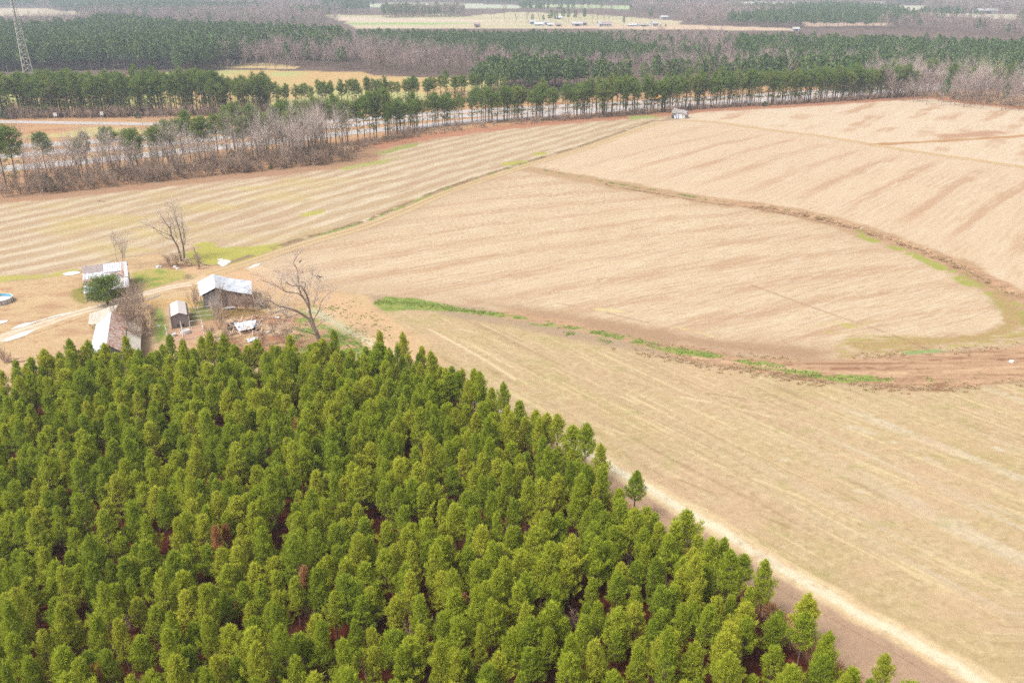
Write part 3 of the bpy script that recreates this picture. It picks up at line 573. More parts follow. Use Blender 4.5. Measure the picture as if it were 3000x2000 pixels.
yr = strip('dirt_road', GP(YARD_ROAD), 3.2, 0.03, yard_road, M['track'], 0.4, 28); tag(yr, 'pale gravel drive past the barns', 'dirt road', kind='structure')
yr2 = strip('dirt_road', GP([(560, 832), (620, 806), (700, 780), (760, 790), (850, 835), (920, 880)]), 2.4, 0.026, lambda g, x, y, u, v: mixc(g, alb(242, 212, 174), ss(2.1, 1.2, np.abs(v)) * (.85 - .45 * ss(15, 30, u))), M['track'], 0.6, 16); tag(yr2, 'faint earth drive behind the white-roofed barn', 'dirt road', kind='structure')

for k, half, lab in (('A', 3.6, 'pale ramp road'), ('B', 5.0, 'far carriageway'), ('C', 5.0, 'near carriageway'), ('D', 5.2, 'frontage road')):
    line = GP(ROADS[k])
    o = strip('road', line, half, 0.05, None, M['concrete'], 4.0, 2); tag(o, lab + ' of the highway behind the tree rows', 'road', kind='structure')
    mk = MB(); p = resample(line, 6.0)
    for s_ in (-1, 1):
        for i in range(len(p) - 1):
            t = p[i + 1] - p[i]; t /= np.linalg.norm(t); nn = np.array([-t[1], t[0]])
            a, b = p[i] + nn * s_ * (half - .5), p[i + 1] + nn * s_ * (half - .5); w = nn * .09
            mk.add([(*(a - w), .078), (*(a + w), .078), (*(b + w), .078), (*(b - w), .078)], [(0, 3, 2, 1)])
    for i in range(0, len(p) - 1, 2):
        t = p[i + 1] - p[i]; t /= np.linalg.norm(t); nn = np.array([-t[1], t[0]]) * .09; a, b = p[i], p[i] + t * 3
        mk.add([(*(a - nn), .078), (*(a + nn), .078), (*(b + nn), .078), (*(b - nn), .078)], [(0, 3, 2, 1)])
    q = mk.build('road_marking', M['paint']); tag(q, kind='structure')

# puddles
def blob(name, pts, z, mt, n=6, j=0.25, seed=0):
    p = GP(pts); p = resample(np.vstack([p, p[:1]]), 0.4)[:-1]; c = p.mean(0)
    p = p + (np.c_[fb(p[:, 0] * 1.5, p[:, 1] * 1.5, seed), fb(p[:, 0] * 1.5, p[:, 1] * 1.5, seed + 3)] - .5) * 2 * j
    v = np.vstack([p, [c]]); k = len(p); f = np.array([(i, (i + 1) % k, k) for i in range(k)])
    return obj(name, np_mesh(name, np.c_[v, np.full(len(v), z)], f, mt))
for i, (q, lab) in enumerate([([(636, 768), (650, 761), (672, 763), (673, 770), (650, 781)], 'puddle in the yellow-green grass by the farm track'),
                 ([(637, 760), (653, 757), (652, 761), (640, 763)], 'smallest puddle beside the bare twin tree'),
                 ([(728, 784), (745, 775), (768, 771), (755, 779), (732, 787)], 'narrow puddle in the farm track rut'),
                 ([(30, 967), (60, 950), (110, 940), (160, 925), (222, 912), (190, 922), (130, 937), (70, 958)], 'long puddle on the upper side of the gravel drive'),
                 ([(-40, 948), (10, 938), (22, 941), (0, 950), (-40, 958)], 'puddle at the left edge above the gravel drive'),
                 ([(180, 803), (200, 797), (230, 795), (233, 802), (200, 808)], 'puddle beside the ruined house'),
                 ([(0, 1002), (60, 975), (100, 968), (70, 985), (20, 1000)], 'broad wet patch in the gravel drive')]):
    o = blob('puddle', q, 0.05, M['water'], seed=i); tag(o, lab, 'puddle', kind='structure')

# ------------------------------------------------------------------ tree meshes
def blades(P, D, L, Wd, rg, spread=0.9):
    """needle bundles: at every point P one thin triangle pointing around direction D"""
    n = len(P); d = D + rg.normal(0, spread, (n, 3)) * 0.6; d /= np.linalg.norm(d, axis=1)[:, None] + 1e-9
    s = np.cross(d, rg.normal(0, 1, (n, 3))); s /= np.linalg.norm(s, axis=1)[:, None] + 1e-9
    L = L * rg.uniform(0.7, 1.3, n)[:, None]
    a = P + s * Wd / 2; b = P - s * Wd / 2; c = P + d * L
    # a narrow kite reads rounder than a spike
    e = P + d * L * 0.55 + s * Wd * 0.6
    v = np.stack([a, b, c, e], 1).reshape(-1, 3); i = np.arange(n) * 4
    return v, np.c_[i, i + 1, i + 2, i + 3]
def clumps(centres, dirs, per, L, Wd, R_, rg):
    n = len(centres); P = np.repeat(centres, per, 0) + rg.normal(0, R_, (n * per, 3)); D = np.repeat(dirs, per, 0)
    return blades(P, D, L, Wd, rg)
def limb_mesh(segs, name, mt, n=4):
    b = MB()
    for pts, rad in segs: b.tube(pts, rad, n)
    me = b.mesh(name); me.materials.append(mt); return me

def young_pine(seed, h=8.2, rad=1.45, full=1.0, mt='young', zb=.27):
    rg = np.random.default_rng(seed); rr = random.Random(seed)
    segs = []; lean = rg.normal(0, 0.02, 2)
    tp = [(lean[0] * z, lean[1] * z, z) for z in np.linspace(-0.2, h, 7)]; segs.append((tp, np.linspace(0.11, 0.02, 7)))
    cen = []; dr = []; z = h * (zb + rr.uniform(-.03, .03))
    while z < h - 0.15:
        f = (z / h - 0.2) / 0.8; prof = min(1.0, (1 - f) * 1.42 + .02) * (0.85 + 0.15 * min(1, f * 5)); prof = prof ** 0.95
        nb = rr.choice((4, 5, 6)); a0 = rr.uniform(0, 6.28)
        for k in range(nb):
            az = a0 + k * 6.283 / nb + rr.uniform(-.3, .3); L = rad * prof * rr.uniform(0.55, 1.25) * full * (1 + .18 * math.sin(az * 2 + seed + z * .9)) ; up = R(rr.uniform(18, 38) + 28 * f)
            if rr.random() < 0.08: continue
            o = np.array([lean[0] * z, lean[1] * z, z]); d = np.array([math.cos(az) * math.cos(up), math.sin(az) * math.cos(up), math.sin(up)])
            e = o + d * L; e[2] += 0.12 * L * L
            segs.append(([o, (o + e) / 2 - np.array([0, 0, .05]), e], [0.03, 0.02, 0.008]))
            if rr.random() < .6:                                  # upright leading shoots
                for q in (0.14, 0.30): cen.append(e + np.array([0, 0, q])); dr.append(np.array([d[0] * .2, d[1] * .2, 1.0]))
            m = max(2, int(L / 0.30))
            for q in range(m):
                t = 0.30 + 0.70 * (q + 0.6) / m; c = o + (e - o) * t
                dd = d * 0.5 + np.array([0, 0, 0.75]); cen.append(c); dr.append(dd)
                if t > 0.45:
                    for s_ in (-1, 1):
                        if rr.random() < 0.75:
                            side = np.array([-math.sin(az), math.cos(az), 0.25]) * s_ * (0.20 + 0.30 * (1 - t) + .08) ; cen.append(c + side * (0.6 + .6 * rr.random()) + np.array([0, 0, .05])); dr.append(dd * .7 + side * 1.2)
        z += rr.uniform(0.36, 0.52) * (1 if f < 0.7 else 0.75)
    for q in range(9): cen.append(np.array([lean[0] * h, lean[1] * h, h + .25 - 0.13 * q])); dr.append(np.array([0, 0, 1.3]))
    cen = np.array(cen); dr = np.array(dr); dr /= np.linalg.norm(dr, axis=1)[:, None]
    v, f = clumps(cen, dr, 18, 0.26, 0.034, 0.075, rg)
    return limb_mesh(segs, 'trunk', M['bark']), np_mesh('crown', v, f, M[mt])

def mature_pine(seed, h=18.0, rad=2.6, base=0.55, mt='mature', nb=56, per=16, low=8, L=0.42, Wd=0.11, lo=False):
    rg = np.random.default_rng(seed); rr = random.Random(seed)
    bend = rg.normal(0, 0.25, 2); f3 = lambda z: np.array([bend[0] * math.sin(z / h * 3), bend[1] * math.sin(z / h * 2.5), z])
    segs = [([f3(z) for z in np.linspace(-0.3, h * .97, 8)], np.linspace(0.24, 0.06, 8))]; cen = []; dr = []
    def branch(z, Lb, up, dens):
        az = rr.uniform(0, 6.283); o = f3(z); d = np.array([math.cos(az) * math.cos(up), math.sin(az) * math.cos(up), math.sin(up)])
        e = o + d * Lb + np.array([0, 0, 0.05 * Lb * Lb]); segs.append(([o, (o + e) / 2 - np.array([0, 0, .12]), e], [0.07, 0.045, 0.02]))
        m = max(1, int(Lb * dens))
        for q in range(m):
            t = 1 - 0.62 * (q / m) ** 1.0; c = o + (e - o) * t + rg.normal(0, 0.28, 3) * (1, 1, .6); cen.append(c); dr.append(d * .5 + np.array([0, 0, .7]))
    for i in range(nb):
        t = (i + rr.random()) / nb; z = h * (base + (0.97 - base) * t)
        prof = math.sqrt(max(0.04, 1 - (2 * t - 0.75) ** 2 * (1.0 if t > .37 else 0.6))); branch(z, rad * prof * rr.uniform(0.55, 1.15), R(rr.uniform(0, 30) + 25 * t), 2.2)
    for i in range(low): branch(h * rr.uniform(0.22, base), rad * rr.uniform(0.35, 0.8), R(rr.uniform(-12, 15)), 1.3)
    cen = np.array(cen); dr = np.array(dr); dr /= np.linalg.norm(dr, axis=1)[:, None]
    v, f = clumps(cen, dr, per, L, Wd, 0.26, rg)
    return limb_mesh(segs, 'trunk', M['bark'], 3 if lo else 5), np_mesh('crown', v, f, M[mt])

def far_pine(seed, h=15.0, rad=2.6, n=190):
    rg = np.random.default_rng(seed); u = rg.uniform(0, 1, n); az = rg.uniform(0, 6.283, n)
    t = u; prof = np.sqrt(np.clip(1 - (1.9 * t - 0.8) ** 2, 0.03, 1)); rr_ = rad * prof * np.sqrt(rg.uniform(0.25, 1, n))
    P = np.c_[np.cos(az) * rr_, np.sin(az) * rr_, h * (0.42 + 0.58 * t)]; P[:, 2] -= (rr_ / rad) ** 2 * 0.6
    D = np.c_[np.cos(az) * .5, np.sin(az) * .5, np.full(n, .8)]
    v, f = blades(P, D, 1.1, 0.75, rg, 0.8)
    return limb_mesh([([(0, 0, -.3), (0.1, 0, h * .5), (0, 0, h * .95)], [.2, .13, .04])], 'trunk', M['bark'], 3), np_mesh('crown', v, f, M['farpine'])

def bare_tree(seed, h=14.0, spread=0.55, rad=0.17, levels=4, mt='twig', kids=(5, 5, 4), fine=0.015, stems=1, base=0.28, curve=0.12):
    """grey leafless tree: trunk and limbs in one mesh, the fan of fine twigs in another"""
    rr = random.Random(seed); big = MB(); fin = MB()
    def grow(p, d, L, r, lev):
        k = 4 if lev < 2 else 3; pts = [p]; dd = d.copy()
        for i in range(k):
            dd = (dd + Vector((rr.gauss(0, curve), rr.gauss(0, curve), rr.gauss(0, curve) + 0.05))).normalized(); pts.append(pts[-1] + dd * (L / k))
        rads = [max(r * (1 - 0.72 * i / k), 0.006) for i in range(k + 1)]
        (big if lev <= 1 else fin).tube(pts, rads, 5 if lev == 0 else 3)
        if lev >= levels - 1: return
        nk = kids[min(lev, len(kids) - 1)]
        for j in range(nk):
            t = (base if lev == 0 else 0.2) + (1 - (base if lev == 0 else 0.2)) * (j + rr.random()) / nk; t = min(t, 0.98)
            i = min(int(t * k), k - 1); q = pts[i].lerp(pts[i + 1], t * k - i)
            dl = (pts[i + 1] - pts[i]).normalized(); s = dl.orthogonal().normalized(); s.rotate(Matrix.Rotation(rr.uniform(0, 6.283), 3, dl))
            nd = (dl * 1.0 + s * spread * rr.uniform(0.7, 1.5) + Vector((0, 0, .12))).normalized()
            grow(q, nd, L * rr.uniform(0.38, 0.62) * (1.15 - 0.4 * t if lev == 0 else 1), max(rads[i] * 0.55, fine), lev + 1)
    for s in range(stems):
        a = rr.uniform(0, 6.283); grow(Vector((math.cos(a) * .15, math.sin(a) * .15, -.2)) if stems > 1 else Vector((0, 0, -.2)), Vector((math.cos(a) * .35 * (stems > 1), math.sin(a) * .35 * (stems > 1), 1)).normalized(), h * (0.95 if stems == 1 else rr.uniform(.7, 1)), rad, 0)
    a = big.mesh('trunk'); a.materials.append(M['treebark'] if mt != 'brush' else M['brush']); b = fin.mesh('twigs'); b.materials.append(M[mt]); return a, b

YP = [young_pine(100 + i, h=h_, rad=r_) for i, (h_, r_) in enumerate([(6.3, 1.4), (6.8, 1.5), (5.8, 1.4), (6.4, 1.65), (7.2, 1.3), (5.2, 1.25), (6.1, 1.45), (6.6, 1.6), (5.6, 1.3), (7.0, 1.55), (5.9, 1.6)])]
EP = [young_pine(120 + i, h=h_, rad=r_, full=0.95, zb=.46) for i, (h_, r_) in enumerate([(7.6, 2.0), (7.0, 1.75)])]
DP = young_pine(130, h=6.8, rad=0.9, mt='dead')
MP = [mature_pine(200 + i, h=h_, rad=r_, base=b_, low=l_) for i, (h_, r_, b_, l_) in enumerate([(18, 2.9, .54, 9), (19, 3.3, .50, 8), (17, 2.7, .57, 10), (18.5, 3.1, .53, 12), (16.5, 2.9, .50, 9)])]
BP = [mature_pine(220 + i, h=h_, rad=r_, base=b_, nb=80, low=9) for i, (h_, r_, b_) in enumerate([(18, 3.9, .56), (17.5, 3.2, .52), (19, 3.5, .5)])]
FPN = [far_pine(240 + i, h=h_, rad=r_) for i, (h_, r_) in enumerate([(15, 2.7), (16, 3.0), (14, 2.4)])]
BT = [bare_tree(300 + i, h=h_, spread=s_, levels=4, kids=(13, 6, 4), rad=r_, base=b_) for i, (h_, s_, r_, b_) in enumerate([(14, .45, .15, .35), (12, .5, .12, .3), (15, .55, .18, .3), (10, .45, .09, .4)])]
FB = [bare_tree(320 + i, h=h_, spread=.6, levels=3, kids=(14, 5), rad=.2, mt='twigfar', fine=.07, base=.25) for i, h_ in enumerate((15, 17, 13))]
SH = [bare_tree(340 + i, h=h_, spread=.55, levels=3, kids=(9, 7), rad=.05, mt='brush', fine=.018, stems=st, base=.2) for i, (h_, st) in enumerate(((4.2, 5), (3.2, 6), (5.2, 4)))]

def place(var, name, x, y, rz, s, label, cat, group, names=('trunk', 'crown')):
    r = empty(name, (x, y, 0), rz, s); tag(r, label, cat, group); q_ = 1 + .14 * math.sin(x * 12.9 + y * 78.2); r.scale = (s * q_, s * q_ * (1 + .08 * math.sin(x * 31.1)), s / q_ ** .6)
    for me, nm in zip(var, names):
        o = bpy.data.objects.new(nm, me); C.objects.link(o); o.parent = r
    return r

def inside(poly, x, y): return sdf(poly, np.asarray(x, float), np.asarray(y, float)) < 0
def project(x, y, z):
    dy = y; dz = z - H; dep = dy * CP - dz * SP
    return 1500 + FPX * x / dep, 1000 - FPX * (dy * SP + dz * CP) / dep, dep

def gn_stuff(name, pts, var, idx, label, cat, scale, names=('trunk', 'crown')):
    """ONE object that repeats existing tree meshes over its points"""
    n = len(pts); me = bpy.data.meshes.new(name); me.vertices.add(n)
    me.vertices.foreach_set('co', np.c_[pts, np.zeros(n)].astype(np.float32).ravel())
    for nm, ty, data in (('vi', 'INT', idx.astype(np.int32)), ('rz', 'FLOAT', rng.uniform(0, 6.283, n).astype(np.float32)), ):
        a = me.attributes.new(nm, ty, 'POINT'); a.data.foreach_set('value', data)
    w_ = rng.uniform(.86, 1.14, n); a = me.attributes.new('sc', 'FLOAT_VECTOR', 'POINT'); a.data.foreach_set('vector', np.c_[scale * w_, scale * w_, scale / w_ ** .6].astype(np.float32).ravel())
    o = obj(name, me); tag(o, label, cat, kind='stuff')
    ng = bpy.data.node_groups.new(name, 'GeometryNodeTree')
    ng.interface.new_socket('Geometry', in_out='INPUT', socket_type='NodeSocketGeometry'); ng.interface.new_socket('Geometry', in_out='OUTPUT', socket_type='NodeSocketGeometry')
    N, L = ng.nodes, ng.links; gi = N.new('NodeGroupInput'); go = N.new('NodeGroupOutput'); jn = N.new('GeometryNodeJoinGeometry')
    for root in reversed(var):
        j = N.new('GeometryNodeJoinGeometry'); g = N.new('GeometryNodeGeometryToInstance')
        for ch in root.children:
            oi = N.new('GeometryNodeObjectInfo'); oi.inputs['Object'].default_value = ch; L.new(oi.outputs['Geometry'], j.inputs[0])
        L.new(j.outputs[0], g.inputs[0]); L.new(g.outputs[0], jn.inputs[0])
    ip = N.new('GeometryNodeInstanceOnPoints'); ip.inputs['Pick Instance'].default_value = True
    mp = N.new('GeometryNodeMeshToPoints'); L.new(gi.outputs[0], mp.inputs[0]); L.new(mp.outputs[0], ip.inputs['Points']); L.new(jn.outputs[0], ip.inputs['Instance'])
    def at(nm, ty):
        a = N.new('GeometryNodeInputNamedAttribute'); a.data_type = ty; a.inputs[0].default_value = nm; return a.outputs[0]
    L.new(at('vi', 'INT'), ip.inputs['Instance Index']); cx = N.new('ShaderNodeCombineXYZ'); L.new(at('rz', 'FLOAT'), cx.inputs[2]); L.new(cx.outputs[0], ip.inputs['Rotation']); L.new(at('sc', 'FLOAT_VECTOR'), ip.inputs['Scale'])
    L.new(ip.outputs[0], go.inputs[0]); md = o.modifiers.new('scatter', 'NODES'); md.node_group = ng
    return o

# ------------------------------------------------------------------ the young plantation
def grid_points(poly, sx, sy, ang, jit, rg):
    c = poly.mean(0); ext = np.abs(poly - c).max() * 1.5; a = np.arange(-ext, ext, sx); b = np.arange(-ext, ext, sy)
    A, B = np.meshgrid(a, b); A = A + rg.normal(0, jit, A.shape); B = B + rg.normal(0, jit, B.shape); t = R(ang)
    x = c[0] + A * math.cos(t) - B * math.sin(t); y = c[1] + A * math.sin(t) + B * math.cos(t); x = x.ravel(); y = y.ravel()
    m = inside(poly, x, y); return np.c_[x[m], y[m]]
rp = np.random.default_rng(41)
yp = grid_points(PLANT, 2.15, 2.5, 62, 0.42, rp)
yp = yp[(rp.random(len(yp)) > 0.05) & (fb(yp[:, 0] / 3.2, yp[:, 1] / 3.2, 501, 2) < .76)]
px, py, dep = project(yp[:, 0], yp[:, 1], 5.0)
keep = (px > -160) & (px < 3160) & (py < 2300) & (yp[:, 1] > 38); yp = yp[keep]; px = px[keep]; py = py[keep]; dep = dep[keep]
ed = -sdf(PLANT, yp[:, 0], yp[:, 1]); vis = (px > 0) & (px < 3000) & (py < 1990) & (py > 0)
order = np.argsort(dep - 1000 * vis - 35 * (ed < 4.5) * vis)[:292]
ind = np.zeros(len(yp), bool); ind[order] = True
ytop = GP(PL_EDGE_TOP); yright = GP(PL_EDGE_R)
protos = {}
yr_roots = []
for n_, i in enumerate(np.where(ind)[0]):
    x, y = yp[i]; v = rp.integers(0, len(YP)); s = rp.uniform(0.76, 1.12); var = YP[v]
    dr_ = float(np.abs(seg(yright, np.array([x]), np.array([y])))[0]); dt_ = float(np.abs(seg(ytop, np.array([x]), np.array([y])))[0])
    if ed[i] < 2.6 and rp.random() < .22: var = EP[rp.integers(0, 2)]
    if dt_ < 4.5:
        a = 'facing the rusty-roofed barn' if px[i] < 420 else 'facing the pen and the white-roofed barn' if px[i] < 640 else 'facing the collapsed shed' if px[i] < 800 else 'at the foot of the leaning bare tree' if px[i] < 1020 else 'on the corner beside the sandy track'
        lab, grp = 'dark green young pine in the front row %s' % a, 'young pines along the front row ' + a
    elif dr_ < 4.5:
        a = 'upper' if y > 112 else 'middle' if y > 88 else 'lower'
        lab, grp = 'full young pine on the plantation edge by the %s stretch of the sandy track' % a, 'young pines along the %s stretch of the track' % a
    else:
        a = ('left' if px[i] < 900 else 'middle' if px[i] < 1600 else 'right') + (' foreground' if py[i] > 1450 else ' middle ground')
        lab, grp = 'yellow-green young pine packed among its like in the plantation, %s' % a, 'plantation pines in the ' + a
    r = place(var, 'young_pine', x, y, rp.uniform(0, 6.28), s, lab, 'pine tree', grp)
    if v not in protos and var is YP[v]: protos[v] = r
    yr_roots.append(r)
# a few pines that stand out
for (a, b, s, lab) in [(1405, 1235, 1.12, 'tallest sparse young pine with a bare lower trunk, on the plantation edge'), (1478, 1278, 1.0, 'round-topped young pine with a bare lower trunk right of the tallest edge pine'),
                       (158, 1150, 1.0, 'dark cone-shaped pine standing clear above the front row at left'), (232, 1128, 0.95, 'sparse pine in front of the rusty-roofed barn gable'), (1185, 1110, 1.05, 'tall slim pine on the plantation corner')]:
    g = G(a, b); place(EP[int(a) % 2], 'young_pine', g[0], g[1], 1.3 * s, s, lab, 'pine tree', 'young pines that stand out along the edge')
for (a, b, z, s, lab) in [(638, 1590, 5.2, .95, 'dying young pine with orange needles among green ones'), (868, 1240, 5.0, .75, 'small orange dead pine top between green crowns'), (658, 1530, 5.0, .7, 'thin pale orange dead pine left of centre'),
                          (1360, 1740, 5.2, .75, 'thin pink-orange dead pine in the lower middle'), (60, 1710, 5, .65, 'small rust-coloured dead pine at the lower left'), (893, 1690, 5, .85, 'pale brown dying pine between green ones'), (275, 1960, 5, .8, 'brownish dying pine at the bottom left')]:
    g = G(a, b, z); place(DP, 'dead_pine', g[0], g[1], s, s, lab, 'pine tree', 'dying pines scattered in the plantation')
rest = yp[~ind]; pv = sorted(protos)
gn_stuff('young_pine_plantation', rest, [protos[k] for k in pv], rp.integers(0, len(pv), len(rest)), 'dense rows of young green pines filling the foreground plantation', 'pine plantation', rp.uniform(.76, 1.12, len(rest)))
print('young', len(yp), 'ind', ind.sum())
# undergrowth inside and along the plantation
rs = np.random.default_rng(55)
u0 = grid_points(PLANT, 3.1, 3.1, 20, .9, rs); u0 = u0[(u0[:, 1] > 48)]; u0 = u0[rs.random(len(u0)) < .35]

# ------------------------------------------------------------------ roadside trees
ra = np.random.default_rng(61)
def line_at(pl, n, ra_, back):
    p = resample(pl, 1.0); i = ra_.integers(1, len(p) - 1, n); t = p[i + 1] - p[i - 1]; t /= np.linalg.norm(t, axis=1)[:, None]; nn = np.c_[-t[:, 1], t[:, 0]]
    b = back(ra_, n); return p[i] + nn * b[:, None]
mature_used = 0; mp_proto = {}
def pine_at(x, y, var, s, lab, grp):
    global mature_used
    mature_used += 1
    r = place(var, 'mature_pine', x, y, ra.uniform(0, 6.28), s, lab, 'pine tree', grp)
    k = [i for i, m in enumerate(MP) if m is var]
    if k and k[0] not in mp_proto: mp_proto[k[0]] = r
    return r
belt = [(24, 568, 1, 1.08, 'leftmost round-crowned'), (53, 553, 0, 1.02, 'second'), (14, 520, 1, 0.95, 'third'), (138, 508, 0, 0.72, 'fourth'), (150, 500, 1, 0.66, 'fifth'), (244, 513, 0, 0.72, 'sixth'), (262, 505, 1, 0.64, 'seventh'), (409, 519, 0, 0.93, 'eighth'), (385, 500, 1, 0.8, 'ninth'),
        (470, 500, 1, 0.88, 'tenth'), (497, 492, 0, 0.85, 'eleventh'), (589, 480, 0, 0.93, '12th'), (604, 478, 1, 0.82, '13th'), (667, 470, 1, 0.78, '14th'), (722, 470, 0, 0.86, '15th'), (742, 462, 1, 0.92, '16th'), (765, 458, 0, 0.9, '17th'), (786, 460, 1, 0.95, '18th'), (812, 452, 0, 0.85, '19th'),
        (853, 458, 0, 0.93, '20th'), (872, 462, 1, 0.88, '21st'), (895, 440, 0, 0.92, '22nd'), (925, 436, 1, 0.9, '23rd'), (960, 430, 0, 0.95, '24th'), (985, 425, 1, 0.92, '25th'), (1020, 420, 0, 0.97, '26th'), (1050, 416, 1, 0.92, '27th'), (1085, 412, 0, 0.95, '28th'), (1105, 409, 1, 0.88, '29th'), (1131, 405, 0, 0.97, '30th')]
belt += [(a, b, int(a) % 2, s, w) for a, b, s, w in ((700, 455, 1.0, 'rear'), (640, 462, .9, 'small'), (830, 446, 1.0, 'dark'), (560, 472, .85, 'slim'), (905, 452, 1.0, 'broad'), (330, 500, .85, 'thin'), (540, 478, .9, 'shaded'), (690, 448, .95, 'rearmost'), (755, 448, .9, 'leafier'), (840, 440, .95, 'taller'), (880, 432, .9, 'hidden'), (940, 428, 1.0, 'wide'), (1005, 430, .95, 'crooked'), (1070, 420, .9, 'last'))]
for a, b, v, s, w in belt:
    g = G(a, b); pine_at(g[0], g[1], BP[(v + int(a)) % 3], s * ra.uniform(.98, 1.06), '%s spreading pine counted from the left in the belt along the pale field' % w, 'pines in the belt beside the left field')
fe = GP(FIELD_EDGE)
row_line = np.vstack([GP([(1140, 412), (1218, 392), (1272, 381), (1330, 374), (1407, 366)]), fe[13:19]])
prs = resample(row_line, 0.5); Lr = len(prs) * 0.5; x_ = 0.0; rowp = []
while x_ < Lr - 3:
    i = int(x_ / 0.5); t = prs[min(i + 1, len(prs) - 1)] - prs[i]; t /= np.linalg.norm(t) + 1e-9; nn = np.array([-t[1], t[0]])
    pos = prs[i] + nn * ra.choice([2.5, 5.0, 7.5]) + nn * ra.normal(0, .5); rowp.append(pos); x_ += ra.choice([1.2, 1.7, 2.2, 3.2], p=[.3, .35, .2, .15])
rowp = np.array(rowp); rpx, rpy, _ = project(rowp[:, 0], rowp[:, 1], 0)
for i in np.argsort(rpx)[:170]:
    q = rpx[i]; w = 'left of the bend' if q < 1450 else 'in front of the pale highway' if q < 1850 else 'behind the collapsed shack' if q < 2150 else 'towards the right end'
    pine_at(rowp[i, 0], rowp[i, 1], MP[ra.integers(0, 5)], ra.uniform(.80, .98) * (.84 if q < 1420 else .92 if q < 1700 else 1), 'tall bare-trunked pine in the row between field and highway, ' + w, 'tall pines of the highway row, ' + w)
print('row', len(rowp))
rest_row = [rowp[i] for i in np.argsort(rpx)[170:]]
for k in range(120):
    i = ra.integers(0, len(prs) - 2); t = prs[i + 1] - prs[i]; t /= np.linalg.norm(t) + 1e-9; rest_row.append(prs[i] + np.array([-t[1], t[0]]) * ra.uniform(4, 12))
rest_row = np.array(rest_row); mk0 = sorted(mp_proto)
gn_stuff('pine_row', rest_row, [mp_proto[k] for k in mk0], ra.integers(0, len(mk0), len(rest_row)), 'further pines at the back of the highway row', 'pine row', ra.uniform(.78, .95, len(rest_row)) * np.clip(.84 + (project(rest_row[:, 0], rest_row[:, 1], 0)[0] - 1300) / 2600, .8, 1))
thin = resample(GP([(772, 331), (900, 326), (1020, 321), (1170, 313), (1300, 303), (1450, 292)]), 1.0)
for k in range(62):
    i = min(int((k + ra.uniform(0, .9)) / 62 * len(thin)), len(thin) - 2)
    pine_at(thin[i, 0] + ra.normal(0, 1.5), thin[i, 1] + ra.uniform(0, 5), MP[ra.integers(0, 5)], ra.uniform(.68, .82), 'slender pine in the thin line in front of the ochre field', 'slender pines before the ochre field')
stand = GP([(-250, 350), (0, 349), (380, 344), (714, 337), (765, 331)])
sp = []
for k in range(340): 
    i = ra.integers(0, 400) / 400; pp = resample(stand, 1.0); j = int(i * (len(pp) - 2)); sp.append(pp[j] + np.array([ra.normal(0, .6), 2 + 17 * ra.random() ** 1.2]))
sp = np.array(sp); spx, spy, _ = project(sp[:, 0], sp[:, 1], 0); fr0 = np.argsort(sp[:, 1] + 1000 * ((spx < 5) | (spx > 770)))[:30]
for i in fr0:
    pine_at(sp[i, 0], sp[i, 1], MP[ra.integers(0, 5)], ra.uniform(.95, 1.1) * (1 if spx[i] < 640 else .85), 'tall pine at the front of the dense stand beyond the ramp road', 'front pines of the stand beyond the ramp road')
back = np.delete(np.arange(len(sp)), fr0); mk_ = sorted(mp_proto)
gn_stuff('pine_stand', sp[back], [mp_proto[k] for k in mk_], ra.integers(0, len(mk_), len(back)), 'dense stand of tall bare-trunked pines beyond the ramp road', 'pine stand', ra.uniform(.93, 1.1, len(back)) * np.where(spx[back] < 640, 1, .84))
print('mature', mature_used)

# leafless trees of the belt
bt_proto = {}
def bare_at(x, y, v, s, lab, grp, name='bare_tree'):
    r = place(BT[v], name, x, y, ra.uniform(0, 6.28), s, lab, 'bare tree', grp, ('trunk', 'twigs'))
    bt_proto.setdefault(v, r); return r
lower = resample(fe[1:9], 1.0)
for k in range(160):
    t = ra.random() ** 0.85; i = int(t * (len(lower) - 2)); p = lower[i]; tt = lower[i + 1] - lower[i]; tt /= np.linalg.norm(tt); nn = np.array([-tt[1], tt[0]])
    dens = t > .84; p = p + nn * ra.uniform(2, 26 if not dens else 24); q = project(p[0], p[1], 0)[0]
    w = 'at the left edge' if q < 250 else 'above the parked-out field corner' if False else 'left of centre of the belt' if q < 600 else 'in the thick grey clump at the belt end' if q > 860 else 'in the middle of the belt'
    bare_at(p[0], p[1], ra.integers(0, 4) if not dens else ra.choice([0, 2]), ra.uniform(.55, .98) if not dens else ra.uniform(.8, 1.05), 'grey leafless tree with fine upright twigs, ' + w, 'leafless trees, ' + w)
rl = resample(np.vstack([fe[17:19], GP([(2760, 286), (2835, 298), (3000, 315), (3150, 328)])]), 1.0)
for k in range(75):
    t = ra.random(); i = int(t * (len(rl) - 2)); p = rl[i] + np.array([ra.normal(0, 2), ra.uniform(2, 38) * (0.4 + .6 * t)])
    w = 'at the right end of the highway row' if t < .4 else 'above the far right corner of the stubble field'
    bare_at(p[0], p[1], ra.integers(0, 4), ra.uniform(.8, 1.15), 'grey-pink leafless tree ' + w, 'leafless trees ' + w)
for k in range(14):
    i = ra.integers(0, len(rl) - 2); p = rl[i] + np.array([ra.normal(0, 2), ra.uniform(14, 45)])
    pine_at(p[0], p[1], MP[ra.integers(0, 5)], ra.uniform(.85, 1.0), 'pine standing among leafless trees above the far right field corner', 'pines in the right-hand wood')
for a, b, s in ((1290, 384, .6), (1155, 424, .62), (1180, 418, .5), (2600, 288, .7), (2330, 303, .6), (1688, 255, .8), (1730, 252, .8)):
    g = G(a, b); bare_at(g[0], g[1], 1, s, 'small pale leafless tree among the trunks of the highway row', 'small leafless trees of the highway row')

